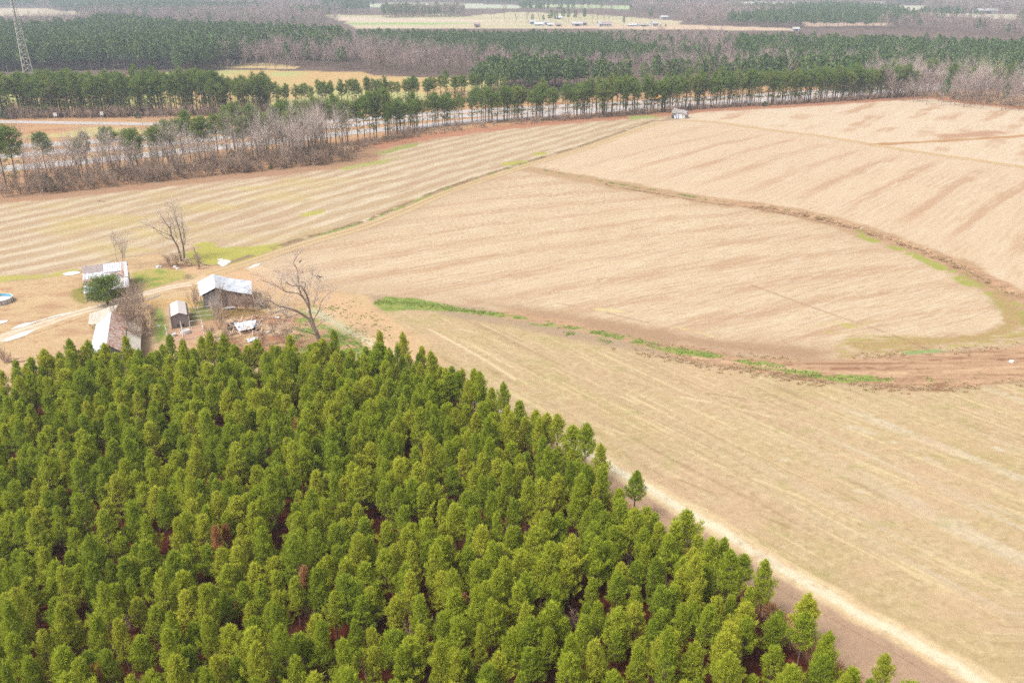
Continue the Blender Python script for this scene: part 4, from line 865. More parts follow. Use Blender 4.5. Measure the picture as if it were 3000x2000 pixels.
# brown brush under the belt: nobody could count it
sh_proto = [place(SH[k], 'bare_shrub', *G(a, b), k * 1.0, s, l, 'shrub', 'leafless shrubs in the yard', ('trunk', 'twigs')) for k, (a, b, s, l) in enumerate(((388, 935, 1.0, 'tangled brown shrub against the grey lean-to of the rusty barn'), (430, 985, 1.0, 'lower tangled shrub between the rusty barn and the pen'), (410, 905, .95, 'tall grey brush behind the rusty-roofed barn')))]
bp = []
for k in range(470):
    t = ra.random(); i = int(t * (len(lower) - 2)); tt = lower[i + 1] - lower[i]; tt /= np.linalg.norm(tt); nn = np.array([-tt[1], tt[0]]); bp.append(lower[i] + nn * (0.3 + 20 * ra.random() ** 1.6) + ra.normal(0, .4, 2))
up_ = resample(fe[8:], 1.0)
for k in range(620):
    i = ra.integers(0, len(up_) - 2); tt = up_[i + 1] - up_[i]; tt /= np.linalg.norm(tt); nn = np.array([-tt[1], tt[0]]); bp.append(up_[i] + nn * (0.3 + 6 * ra.random() ** 1.5) + ra.normal(0, .4, 2))
bs = np.r_[ra.uniform(.3, 1.1, 470) , ra.uniform(.2, .8, 620)]
gn_stuff('brush', np.array(bp), sh_proto, ra.integers(0, 3, len(bp)), 'brown leafless brush at the foot of the tree belt', 'brush', bs)
stl = resample(stand, 1.0); b2 = np.array([stl[ra.integers(0, len(stl))] + np.array([ra.normal(0, .5), ra.uniform(-1.5, 9)]) for _ in range(520)]); tl2 = np.array([thin[ra.integers(0, len(thin))] + ra.normal(0, 2, 2) for _ in range(160)])
b2 = np.vstack([b2, tl2]); gn_stuff('brush', b2, sh_proto, ra.integers(0, 3, len(b2)), 'reddish brush at the foot of the pine stand beyond the ramp', 'brush', ra.uniform(.45, 1.1, len(b2)))
gn_stuff('undergrowth', u0, sh_proto, rs.integers(0, 3, len(u0)), 'dry brown undergrowth between the young pines', 'undergrowth', rs.uniform(.25, .55, len(u0)))

# evergreen shrubs
def cedar(seed, h, r):
    rg = np.random.default_rng(seed); n = 1500; t = rg.random(n); az = rg.uniform(0, 6.283, n); prof = np.sqrt(np.clip(1 - (1.7 * t - .55) ** 2, .02, 1)); lump = 1 + .18 * np.sin(az * 3 + t * 9); q = r * prof * lump * np.sqrt(rg.uniform(.45, 1, n))
    P = np.c_[np.cos(az) * q, np.sin(az) * q, h * (0.05 + .95 * t)]; D = np.c_[np.cos(az), np.sin(az), np.full(n, .6)]
    v, f = blades(P, D, h * .07, h * .03, rg, .7)
    return limb_mesh([([(0, 0, -.2), (0, 0, h * .85)], [.09, .02])], 'trunk', M['bark'], 4), np_mesh('crown', v, f, M['cedar'])
CD = cedar(5, 4.6, 2.0)
for a, b, s, l in ((143, 560, .95, 'round dark green evergreen at the foot of the belt, left'), (20, 349, 1.0, 'dark evergreen bush at the left end of the pine stand'), (405, 347, .6, 'low dark green bush on the verge of the ramp road'), (2020, 323, .62, 'dark green bush right behind the collapsed shack'), (1975, 327, .5, 'small green bush left of the collapsed shack'), (793, 497, .38, 'tiny green bush at the field edge below the belt'), (835, 492, .32, 'tiniest green bush at the field edge near the belt end'), (680, 460, .6, 'dark vine-covered evergreen inside the belt'), (2240, 312, .55, 'low evergreen bush under the row right of the shack'), (740, 331, .9, 'dark evergreen at the right end of the pine stand'), (773, 903, .32, 'little green sapling right of the white-roofed barn')):
    g = G(a, b); place(CD, 'evergreen_shrub', g[0], g[1], a, s, l, 'shrub', 'evergreen shrubs')

# ------------------------------------------------------------------ far woods
rf = np.random.default_rng(71)
far_protos_p = []; far_protos_b = []
for k, (a, b, s) in enumerate(((1612, 72, 1.25), (1628, 74, 1.1), (1827, 78, .8))):
    g = G(a, b); far_protos_p.append(place(FPN[k], 'pine_tree', g[0], g[1], k, s, ('dark pine left of the far farmhouses', 'second dark pine beside the far farmhouses', 'lone small dark pine in the far farm row')[k], 'pine tree', 'far pines by the farm'))
for k, (a, b, s, l) in enumerate(((1478, 60, 1.5, 'large lone bare tree in the far pale field'), (1440, 60, 1.0, 'smaller lone bare tree left of the large one in the far field'), (1512, 67, .9, 'bare tree between the lone trees and the far farm'))):
    g = G(a, b); far_protos_b.append(place(FB[k], 'bare_tree', g[0], g[1], k, s, l, 'bare tree', 'lone bare trees in the far field', ('trunk', 'twigs')))
for k, (a, b, s, t) in enumerate(((1545, 70, 1.2, 1), (1560, 71, .8, 0), (1580, 71, 1.0, 1), (1592, 70, .7, 0), (1650, 66, 1.1, 0), (1665, 68, 1.2, 0), (1685, 66, 1.1, 0), (1700, 70, 1.0, 1), (1712, 66, 1.2, 0), (1735, 68, 1.3, 1), (1750, 68, 1.3, 1), (1770, 69, 1.2, 1), (1785, 70, 1.2, 1), (1905, 62, 1.0, 0), (1950, 84, .4, 0), (1935, 86, .35, 0), (2230, 60, 1.2, 0), (2310, 62, 1.0, 0))):
    g = G(a, b)
    if t: place(FB[k % 3], 'bare_tree', g[0], g[1], k, s, 'bare tree behind the white farmhouses far away', 'bare tree', 'bare trees around the far farm', ('trunk', 'twigs'))
    else: place(FPN[k % 3], 'pine_tree', g[0], g[1], k, s, 'dark pine around the far white farmhouses', 'pine tree', 'dark pines around the far farm')
def scatter(poly, step, jit=.35, ang=10, rg=rf):
    return grid_points(poly, step, step, ang, step * jit, rg)
def wood(name, poly, step, pine, label, sc_=(.85, 1.15), ang=10, mixin=0.0, cull=None):
    p = scatter(poly, step, ang=ang); 
    if cull is not None: p = p[cull(p)]
    if mixin:
        var = far_protos_p + far_protos_b; isb = rf.random(len(p)) < (mixin if pine else 1 - mixin)
        idx = np.where(isb, 3, 0) + rf.integers(0, 3, len(p))
    else: var = far_protos_p if pine else far_protos_b; idx = rf.integers(0, 3, len(p))
    print(name, len(p)); return gn_stuff(name, p, var, idx, label, 'wood', rf.uniform(*sc_, len(p)))
wood('pine_forest', FOREST_L, 5.0, True, 'broad dark green pine forest behind the lattice tower', (.95, 1.3))
wood('bare_woodland', FOREST_M, 6.5, False, 'grey-pink leafless woodland beyond the ochre field', (.7, 1.08), mixin=.05)
wood('pine_plantation', FOREST_P2, 5.5, True, 'flat-topped dark pine plantation below the far fields', (.68, .82), ang=24)
wood('pine_forest', FOREST_C, 5.0, True, 'pine wood right behind the highway', (.9, 1.15), mixin=.05)
wood('bare_woodland', FOREST_PK, 6.5, False, 'pinkish leafless strip winding between the pine woods', (.55, .85), mixin=.04)
wood('pine_forest', FOREST_P3, 6.0, True, 'dark pine wood on the right in the distance', (.75, 1.0), mixin=.03)
wood('bare_woodland', FOREST_MX, 7.0, False, 'mixed leafless and pine wood right of the far plantation', (.7, 1.0), mixin=.3)
wood('tree_line', GP([(588, 205), (880, 207), (880, 203), (588, 201)]), 5.0, False, 'thin line of small bare trees between two ochre fields', (.35, .6))
# beyond: everything that is not a field
far_fields = [FAR_FIELD, FARM2, OCHRE] + TOWER_FIELDS + [f[0] for f in FARF]
known = [FOREST_L, FOREST_M, FOREST_P2, FOREST_C, FOREST_PK, FOREST_P3, FOREST_MX]
def not_in(p):
    m = np.ones(len(p), bool)
    for hh in (7.0, 13.0):                       # woods stand clear of the fields beyond them
        t = p * (H / (H - hh))
        for q in far_fields: m &= sdf(q, t[:, 0], t[:, 1]) > 0
    for q in far_fields: m &= sdf(q, p[:, 0], p[:, 1]) > 6
    for q in known: m &= sdf(q, p[:, 0], p[:, 1]) > 0
    return m
FARZ = np.array([[-1200, 1050], [-560, 1000], [0, 1300], [520, 1080], [520, 760], [800, 700], [1500, 1050], [3000, 2600], [3000, 3600], [-3000, 3600], [-3000, 2600], [-1500, 1500]])
def far_cull(p):
    m = not_in(p); qx, qy, _ = project(p[:, 0], p[:, 1], 10); m &= (qx > -250) & (qx < 3250); return m
p = scatter(FARZ, 10.0, .4); p = p[far_cull(p)]
nz_ = fb(p[:, 0] / 260, p[:, 1] / 260, 301); p = p[nz_ > .30]; nz_ = fb(p[:, 0] / 260, p[:, 1] / 260, 301); piney = (nz_ > .50) | ((p[:, 1] > 2200) & (nz_ > .42)) | (rf.random(len(p)) < .05)
for m, pr_, lab in ((piney, True, 'hazy dark pine woods towards the horizon'), (~piney, False, 'hazy grey-mauve leafless woods towards the horizon')):
    q = p[m]; print('far', len(q)); gn_stuff('distant_woods', q, far_protos_p if pr_ else far_protos_b, rf.integers(0, 3, len(q)), lab, 'wood', rf.uniform(.8, 1.15, len(q)))
# copse in the far field and hedges
wood('copse', GP([(1120, 55), (1200, 52), (1360, 51), (1360, 46), (1200, 44), (1120, 49)]), 7.0, False, 'long copse of bare trees and dark pines in the far pale field', (.9, 1.3), mixin=.4)

# grass and weeds with some height along the strips, the ditch and the plantation edge
def tuft(seed, mt, h=.45, n=46, r=.28):
    rg = np.random.default_rng(seed); P = np.c_[rg.normal(0, r, n), rg.normal(0, r, n), np.zeros(n)]; D = np.c_[P[:, 0] * .8, P[:, 1] * .8, np.full(n, .7)]
    v, f = blades(P, D, h, .07, rg, .35); return np_mesh('blades', v, f, M[mt])
M['grass'] = leaf_mat('green_grass', (.20, .28, .07), (.26, .33, .09), (.33, .37, .13), .35)
M['sedge'] = leaf_mat('orange_sedge', (.40, .20, .10), (.46, .26, .14), (.52, .34, .19), .2)
M['stubble'] = leaf_mat('straw', (.38, .28, .17), (.44, .33, .2), (.36, .25, .16), .2)
def tuft_stuff(name, pts, mt, label, cat, hmax, seed, at_):
    pr = []
    for k in range(2):
        g_ = at_[k]; r = empty('grass_clump', (g_[0], g_[1], 0), k, hmax); tag(r, '%s clump of %s' % (('larger', 'smaller')[k], label), 'grass clump'); obj('blades', tuft(seed + k, mt), r); pr.append(r)
    return gn_stuff(name, pts, pr, rng.integers(0, 2, len(pts)), label + ' in ragged clumps', cat, rng.uniform(.5, 1.2, len(pts)) * hmax)
rt = np.random.default_rng(91)
def along(pl, n, half, side=0.0, noise_seed=None, thr=.5):
    p = resample(GP(pl), .5); out = []
    while len(out) < n:
        i = rt.integers(0, len(p) - 1); t = p[i + 1] - p[i]; t /= np.linalg.norm(t) + 1e-9; q = p[i] + np.array([-t[1], t[0]]) * (side + rt.normal(0, half * .6))
        if noise_seed is None or fb(np.array([q[0] / 4]), np.array([q[1] / 3]), noise_seed)[0] > thr: out.append(q)
    return np.array(out)
gp = np.vstack([along([(1400, 912), (1560, 942), (1700, 965), (1850, 995), (2000, 1030), (2180, 1058), (2320, 1085), (2480, 1110)], 420, 1.1, 0, 143, .43), along([(1100, 885), (1200, 888), (1300, 900), (1420, 918)], 420, 1.1), along(DITCH[:9], 160, .8, 1.0, 161, .5), along([(960, 900), (1060, 950), (1080, 1010), (980, 1040)], 330, 4.0, 0, 44, .45), along([(1650, 975), (2000, 1045), (2400, 1105), (2850, 1105)], 200, 1.0, 0, 146, .6)])
tuft_stuff('green_grass', gp, 'grass', 'green grass on the terrace strip', 'grass', .36, 1, (G(1190, 884), G(2120, 1052)))
sg = np.vstack([along(PL_EDGE_R[5:10], 330, .8, 1.2), along(PL_EDGE_R[:5], 60, .8, .8), along([(860, 1010), (1000, 1070), (1150, 1100)], 50, 1.5)])
tuft_stuff('orange_sedge', sg, 'sedge', 'orange-brown sedge at the plantation edge', 'grass', .95, 3, (G(2335, 1905), G(2405, 1960)))
wd = np.vstack([along(BAND_BOT[4:], 420, 1.6, 0, 148, .42), along(DITCH[5:], 420, 1.4, .4, 162, .4), along(BAND_TOP[5:], 160, 1.2), along(FARM_ROAD[2:10], 130, .5, 3.6, 170, .45), along([(640, 935), (760, 920), (850, 960), (840, 1030), (700, 1010)], 260, 3.5)])
tuft_stuff('dry_weeds', wd, 'stubble', 'dry straw-coloured weeds beside ditch and tracks', 'weeds', .6, 5, (G(2560, 1130), G(2460, 655)))

# ------------------------------------------------------------------ buildings of the farmyard
def frame(ox, oy, ang):
    a = R(ang); u = Vector((math.cos(a), math.sin(a), 0)); v = Vector((-math.sin(a), math.cos(a), 0)); o = Vector((ox, oy, 0))
    return lambda x, y, z: o + u * x + v * y + Vector((0, 0, z))
def wall(mb, F, x0, y0, x1, y1, z0a, z1a, z1b, th=.1, z0b=None, peak=None):
    """board wall from (x0,y0) to (x1,y1); top heights z1a, z1b, optional peaks [(t, z)]"""
    z0b = z0a if z0b is None else z0b
    top = [F(x0, y0, z1a)] + ([F(x0 + (x1 - x0) * t, y0 + (y1 - y0) * t, z) for t, z in peak] if peak else []) + [F(x1, y1, z1b)]
    mb.prism([F(x0, y0, z0a), F(x1, y1, z0b)] + top[::-1], th)
def bars(mb, pts, r=.05, n=4):
    for a, b in pts: mb.tube([a, b], r, n)

# white-roofed barn
def main_barn():
    r = empty('barn', (*G(593, 900), 0)); tag(r, 'open-sided old barn with a sagging pale tin roof in the middle of the yard', 'barn')
    o = r.location; P = lambda a, b, z: Vector((*G(a, b, z), z)) - o
    FL, FP, FK, FR = P(585, 868, 2.6), P(633, 843, 4.3), P(676, 853, 3.35), P(740, 862, 2.9)
    BL, BP_, BK, BR = P(578, 827, 2.6), P(625, 803, 4.3), P(668, 813, 3.35), P(736, 823, 2.9)
    ro = MB(); ro.sheet(FL, BL, BP_, FP, 14, .025, .02, .0, 4, .02); ro.build('roof', M['tin_white'], r)
    r2 = MB(); r2.sheet(BP_, FP, FK, BK, 14, .025, .02, .06, 4, .02); r2.build('roof', M['tin'], r)
    r3 = MB(); r3.sheet(BK, FK, FR, BR, 14, .025, .02, .16, 6, .05); r3.build('roof', M['tin'], r)
    d = (BL - FL); ins = lambda p, q, z=None: Vector((p.x + (0.35 if q < 0 else -.35), p.y + .5, (p.z - .12) if z is None else z))
    fl, fp, fk, frr = ins(FL, -1), ins(FP, -1), ins(FK, 1), ins(FR, 1)
    g = lambda p: Vector((p.x, p.y, 0))
    w = MB(); w.prism([g(fl), g(fp) + Vector((.3, 0, 0)), fp + Vector((.3, 0, 0)), fl], .1)
    bl = fl + d * .9; br = frr + d * .9; w.prism([g(bl), g(fl), fl, bl], .1); w.prism([g(frr), g(br), br, frr], .1)
    bp_ = fp + d * .9; bk = fk + d * .9; w.prism([g(br), g(bl), bl, bp_, bk, br], .1); w.build('wall', M['plank'], r)
    w2 = MB(); w2.prism([g(fk) + Vector((-.9, 0, 0)), g(frr), frr, fk, fk + Vector((-.9, 0, .25))], .1); w2.build('wall', M['plank_brown'], r)
    dm = MB(); m0 = g(fp) + Vector((.35, .3, 0)); m1 = g(fk) + Vector((-.95, .3, 0)); dm.prism([m0, m1, m1 + Vector((0, 0, 3.2)), m0 + Vector((0, 0, 3.7))], .08); dm.build('door', M['plank_grey'], r)
    ps = MB()
    for q in (FL, FR): ps.tube([g(q) + Vector((.1, .1, 0)), q + Vector((.1, .1, -.05))], .09, 5)
    ps.tube([g(FR) + Vector((1.0, -.6, 0)), FR + Vector((-.1, 0, -.1))], .1, 5); ps.tube([P(598, 902, 0), P(596, 872, 2.4)], .07, 5); ps.build('post', M['lumber'], r)
main_barn()

# rusty-roofed barn, half behind the front pines
def rusty_barn():
    a = math.degrees(math.atan2(145.4 - 130.4, -71.5 + 65.9)) - 90; F = frame(0, 0, a); r = empty('barn', (-65.9, 130.4, 0)); tag(r, 'long barn with one white and one rusty tin roof slope behind the front pines', 'barn')
    L = 16.0; rd = 4.9
    a1 = MB(); a1.sheet(F(-2.9, L * .97, 2.8), F(-3.1, -.4, 2.7), F(0, -.5, rd), F(0, L, rd), 40, .025, .02, .08, 4, .03); a1.build('roof', M['tin_white'], r)
    a2 = MB(); a2.sheet(F(2.35, -.5, 3.25), F(2.35, L, 3.25), F(0, L, rd + .01), F(0, -.5, rd + .01), 40, .025, .02, .05, 4, .03); a2.build('roof', M['rust'], r)['label'] = 'rusty red and white streaked roof slope'
    a3 = MB(); a3.sheet(F(4.6, 2.2, 2.0), F(4.6, L - 1.5, 2.0), F(2.4, L - .3, 3.05), F(2.4, .6, 3.05), 30, .02, .02, .05, 3, .04); a3.build('lean_to_roof', M['slab'], r)
    w = MB(); wall(w, F, -2.7, 0, 2.1, 0, 0, 2.85, 3.25, peak=[(.56, rd - .12)]); wall(w, F, 2.1, L - .4, -2.7, L - .4, 0, 3.25, 2.85, peak=[(.44, rd - .12)])
    wall(w, F, -2.7, L - .4, -2.7, 0, 0, 2.75, 2.75); wall(w, F, 4.3, 2.6, 4.3, L - 2, 0, 1.9, 1.9); w.build('wall', M['plank'], r)
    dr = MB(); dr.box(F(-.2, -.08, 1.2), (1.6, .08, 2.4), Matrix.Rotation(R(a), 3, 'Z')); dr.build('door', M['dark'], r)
    ho = MB(); ho.box(F(-2.9, 8.6, 1.8), (.2, 1.3, .8), Matrix.Rotation(R(a), 3, 'Z')); ho.build('hatch', M['plank_brown'], r)
rusty_barn()

# roof of the low open shelter behind it
def shelter():
    r = empty('shelter', (*G(285, 945), 0)); tag(r, 'low open shelter with a grey-green flat roof behind the rusty barn', 'shelter'); o = r.location
    P = lambda a, b, z: Vector((*G(a, b, z), z)) - o
    m = MB(); m.sheet(P(258, 949, 1.2), P(310, 950, 1.2), P(348, 890, 2.2), P(263, 918, 1.7), 14, .012, .03, .12, 5, .04); m.build('roof', M['slab'], r)
    p = MB(); bars(p, [(P(259, 950, 0) + Vector((.1, .1, 0)), P(259, 950, 1.2)), (P(276, 950, 0), P(275, 948, 1.2)), (P(265, 936, 0), P(265, 920, 1.65)), (P(318, 920, 0), P(318, 897, 1.9)), (P(346, 912, 0), P(346, 893, 2.1))], .06); p.build('post', M['lumber'], r)
shelter()

# ruined house with the pine in front
def house():
    F = frame(0, 0, 22.3); r = empty('ruined_house', (-84.9, 163.5, 0)); tag(r, 'ruined farmhouse with broken tin roof and a pine growing against it', 'house'); W_ = 7.9
    w = MB(); wall(w, F, 0, 0, W_, 0, 0, 2.0, 2.1); wall(w, F, W_, 0, W_, 3.4, 0, 2.1, 3.1); wall(w, F, W_, 3.5, W_, 11.5, 0, 3.1, 3.0, peak=[(.6, 4.75)]); wall(w, F, 0, 3.4, 0, 0, 0, 3.0, 2.0); wall(w, F, -.1, 11.5, -.1, 3.4, 0, 3.0, 3.1, peak=[(.4, 4.7)]); w.build('wall', M['plank'], r)
    t = MB(); wall(t, F, 1.6, -.14, 3.4, -.14, 0.1, 1.7, 1.6, .05); t.build('wall_patch', M['tin'], r)['label'] = 'corrugated tin patch on the front wall'
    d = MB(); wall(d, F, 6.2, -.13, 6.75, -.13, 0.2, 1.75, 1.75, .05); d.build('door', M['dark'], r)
    # upper roof: bare deck at left, tin at right with a stripped part
    a = MB(); a.sheet(F(-.4, 6.2, 4.0), F(3.6, 6.2, 4.05), F(3.6, 8.6, 4.85), F(-.4, 8.6, 4.8), 8, .01, .06, .05, 3, .02); a.build('roof_deck', M['deck'], r)
    b = MB(); b.sheet(F(3.55, 5.6, 3.95), F(8.1, 5.6, 3.95), F(8.1, 8.7, 4.92), F(3.55, 8.7, 4.9), 20, .03, .02, .0, 3); b.build('roof', M['tin_white'], r)
    b4 = MB(); b4.sheet(F(7.4, 3.3, 3.25), F(8.15, 3.3, 3.25), F(8.15, 5.7, 4.0), F(7.4, 5.7, 4.0), 4, .03, .02, 0, 2); b4.build('roof', M['tin_white'], r)
    c = MB(); c.sheet(F(-.4, 4.2, 3.35), F(4.9, 4.2, 3.35), F(4.9, 6.1, 3.99), F(-.4, 6.3, 4.02), 16, .03, .02, .12, 3, .08); c.build('roof', M['tin_white'], r)
    c2 = MB(); c2.sheet(F(4.6, 3.4, 3.15), F(7.4, 3.4, 3.15), F(7.4, 5.9, 3.94), F(4.6, 5.7, 3.86), 9, .02, .05, .1, 3, .05); c2.build('roof_deck', M['deck'], r)['label'] = 'stripped part of the roof showing dark boards'
    rr_ = MB(); rr_.sheet(F(6.75, 3.9, 3.42), F(7.35, 3.5, 3.3), F(7.35, 8.1, 4.82), F(7.0, 8.1, 4.82), 4, .03, .02, 0, 2); rr_.build('rusty_sheet', M['rust'], r)
    e = MB(); e.sheet(F(-.4, 11.8, 3.1), F(8.1, 11.8, 3.1), F(8.1, 8.75, 4.9), F(-.4, 8.65, 4.8), 24, .03, .02, 0, 3); e.build('roof', M['tin'], r)
    # porch roof
    p = MB(); p.sheet(F(3.2, -.4, 2.1), F(8.15, -.4, 2.2), F(8.1, 3.3, 3.1), F(3.2, 3.3, 3.05), 20, .03, .02, .03, 3); p.build('porch_roof', M['tin_white'], r)
    p2 = MB(); p2.sheet(F(-.3, -.35, 1.95), F(2.0, -.3, 1.9), F(2.2, 1.6, 2.5), F(-.3, 2.4, 2.7), 8, .03, .02, .15, 3, .06); p2.build('porch_roof', M['tin'], r)
    k = MB(); k.sheet(F(-.2, 2.0, 2.6), F(3.0, 1.6, 2.5), F(3.2, 4.2, 3.25), F(-.3, 4.2, 3.3), 8, .02, .05, .25, 3, .08); k.build('roof_deck', M['plank_brown'], r)
    q = MB()
    for s_ in range(7): q.box(F(4.9 + .35 * s_, 4.3 + random.uniform(-.3, .6), 3.75 + random.uniform(0, .25)), (random.uniform(.25, .8), .25, .04), Matrix.Rotation(random.uniform(-1, 1), 3, 'Z') @ Matrix.Rotation(random.uniform(-.4, .4), 3, 'X'))
    q.build('loose_board', M['lumber'], r)
    po = MB(); po.tube([F(-.3, -.1, 0), F(-.4, 3.8, 3.6)], .05, 4); po.tube([F(8.3, 2.6, 0), F(8.25, 5.6, 4.0)], .07, 4); po.tube([F(.3, 2.2, 2.7), F(.3, 2.4, 4.3)], .05, 4); po.build('post', M['lumber'], r)
    return F
HF = house()
g = G(318, 893); CDp = mature_pine(260, h=6.0, rad=3.2, base=0.16, nb=80, per=24, low=2, L=.3, Wd=.075)
place(CDp, 'pine_tree', g[0], g[1], 1.0, 1.0, 'bushy dark green pine growing against the ruined house', 'pine tree', None)

def carport():
    ax = Vector((*G(524, 929, 3.0), 0)) - Vector((*G(519, 889, 3.0), 0)); a = math.degrees(math.atan2(ax.y, ax.x)) + 90; F = frame(0, 0, a)
    c = G(530.5, 960); r = empty('shed', (*c, 0)); tag(r, 'small brown metal shed with a cream arched roof standing in the pen', 'shed'); w, L = 1.6, 7.0
    prof = [(-w, 2.0), (-w * .82, 2.45), (0, 2.95), (w * .82, 2.45), (w, 2.0)]
    b = MB(); b.prism([F(-w, 0, 0), F(w, 0, 0)] + [F(x, 0, z) for x, z in prof[::-1]], .05); b.prism([F(w, L, 0), F(-w, L, 0)] + [F(x, L, z) for x, z in prof], .05)
    b.prism([F(-w, L, 0), F(-w, 0, 0), F(-w, 0, 2.0), F(-w, L, 2.0)], .05); b.prism([F(w, 0, 0), F(w, L, 0), F(w, L, 2.0), F(w, 0, 2.0)], .05); b.build('wall', M['brown_metal'], r)
    ro = MB(); k = 1.06
    for i in range(4):
        (x0, z0), (x1, z1) = prof[i], prof[i + 1]; ro.prism([F(x0 * k, -.15, z0 + .06), F(x1 * k, -.15, z1 + .06), F(x1 * k, L + .1, z1 + .06), F(x0 * k, L + .1, z0 + .06)], .04) if i not in (0, 3) else None
    ro.build('roof', M['cream'], r)
    ri = MB()
    for i in (0, 3):
        (x0, z0), (x1, z1) = prof[i], prof[i + 1]; ri.prism([F(x0 * k, -.12, z0 + .03), F(x1 * k, -.12, z1 + .03), F(x1 * k, L + .08, z1 + .03), F(x0 * k, L + .08, z0 + .03)], .04)
    ri.build('roof_side', M['brown_metal'], r)
    tr_ = MB()
    for x in (-w, w): tr_.tube([F(x, -.1, 0), F(x, -.1, 2.1)], .06, 4)
    tr_.build('corner_trim', M['white'], r)
    for x in (-.45, .42): h = MB(); h.box(F(x, -.05, .55), (.3, .1, .42), Matrix.Rotation(R(a), 3, 'Z')); h.build('hatch', M['dark'], r)
carport()

def fence(name, pts, h, label, mt, rails=(1.0,), pr=.045, cat='fence', mesh_=False, group=None):
    p = [Vector((*G(*q), 0)) for q in pts]; r = empty(name, p[0]); tag(r, label, cat, group); o = p[0]
    for q in p:
        b = MB(); b.tube([q - o, q - o + Vector((0, 0, h))], pr, 5); b.build('post', mt, r)
    b = MB()
    for f in rails:
        for a, c in zip(p[:-1], p[1:]): b.tube([a - o + Vector((0, 0, h * f)), c - o + Vector((0, 0, h * f))], pr * .8, 4)
    b.build('rail', mt, r)
    if mesh_:
        b = MB()
        for a, c in zip(p[:-1], p[1:]):
            n = max(2, int((c - a).length / .3))
            for k in range(1, n): q = a.lerp(c, k / n) - o; b.tube([q, q + Vector((0, 0, h))], .006, 3)
        b.build('wire_mesh', M['steel'], r)
    return r
fence('pen_fence', [(490, 985), (486, 972), (504, 968)], 1.3, 'white pipe pen fence at the left of the brown shed', M['white'], (1.0, .05), mesh_=True, group='white pen fences')
fence('pen_fence', [(490, 1001), (540, 996), (598, 982), (592, 955), (556, 961)], 1.3, 'white pipe fence round the front yard of the brown shed', M['white'], (1.0, .05), mesh_=True, group='white pen fences')
fence('pen_fence', [(540, 1012), (536, 985), (531, 962)], 1.5, 'white pipe fence dividing the front yard of the brown shed', M['white'], (1.0, .05), mesh_=True, group='white pen fences')
for k, (a, b) in enumerate((((547, 922), (617, 911)), ((551, 934), (622, 924)), ((553, 944), (626, 938)))):
    fence('pen_fence', [a, ((a[0] + b[0]) / 2, (a[1] + b[1]) / 2), b], 1.1, '%s white fence run between the brown shed and the big barn' % ('upper', 'middle', 'lower')[k], M['white'], (1.0,), group='white pen fences')
fence('pen_fence', [(617, 911), (622, 924), (626, 938)], 2.2, 'tall thin fence at the foot of the white-roofed barn', M['lumber'], (.5, 1.0))
fence('fence_post', [(420, 884)], 1.7, 'dark gatepost at the bend of the gravel drive', M['plank'], (), .09, 'post') if False else None
b = MB(); b.tube([(0, 0, 0), (0.02, 0, 1.7)], .1, 6); o = b.build('fence_post', M['plank']); o.location = (*G(420, 884), 0); tag(o, 'dark gatepost at the bend of the gravel drive', 'post')
b = MB(); A, B = Vector((*G(427, 882), 0)), Vector((*G(465, 868), 0)); d = B - A
for k in range(5): b.tube([Vector((0, k * .18, .08 + .05 * k)), d + Vector((0, k * .18, .08 + .05 * k))], .025, 4)
for t in (0, .5, 1): b.tube([d * t + Vector((0, 0, .06)), d * t + Vector((0, .8, .3))], .03, 4)
o = b.build('gate', M['steel']); o.location = A; tag(o, 'fallen pipe gate lying beside the gravel drive', 'gate')
b = MB()
for k in range(4): b.tube([Vector((k * .35, 0, 0)), Vector((k * .35 + .5, 1.6, 1.1))], .05, 4)
for k in range(3): b.tube([Vector((0.1 + .2 * k, .3 + .5 * k, .3 + .3 * k)), Vector((1.4 + .2 * k, .3 + .5 * k, .3 + .3 * k))], .04, 4)
o = b.build('broken_gate', M['plank']); o.location = (*G(371, 866), 0); tag(o, 'broken wooden gate leaning at the corner of the ruined house', 'gate')

# water tubs, bench board
def tub(a, b_, rr_, h, lab, mt='steel'):
    r = empty('water_tub', (*G(a, b_), 0)); tag(r, lab, 'tub'); t = MB(); n = 16
    for k in range(n):
        q0, q1 = 6.2832 * k / n, 6.2832 * (k + 1) / n; t.prism([(rr_ * math.cos(q0), rr_ * math.sin(q0), 0), (rr_ * math.cos(q1), rr_ * math.sin(q1), 0), (rr_ * math.cos(q1), rr_ * math.sin(q1), h), (rr_ * math.cos(q0), rr_ * math.sin(q0), h)], .04)
    t.build('side', M[mt], r); w = MB(); w.prism([(rr_ * .95 * math.cos(6.2832 * k / n), rr_ * .95 * math.sin(6.2832 * k / n), h * .7) for k in range(n)], .03); w.build('water', M['water'], r)
tub(508, 984, .5, .5, 'small grey water tub at the left of the pen'); tub(543, 975, .9, .6, 'large grey stock tank inside the pen'); 
b = MB(); b.box((0, 0, .35), (2.2, .6, .1)); b.box((-.9, 0, .15), (.1, .5, .3)); b.box((.9, 0, .15), (.1, .5, .3)); o = b.build('bench', M['tin']); o.location = (*G(672, 906), 0); o.rotation_euler = (0, 0, .25); tag(o, 'pale metal trough in front of the barn door', 'trough')

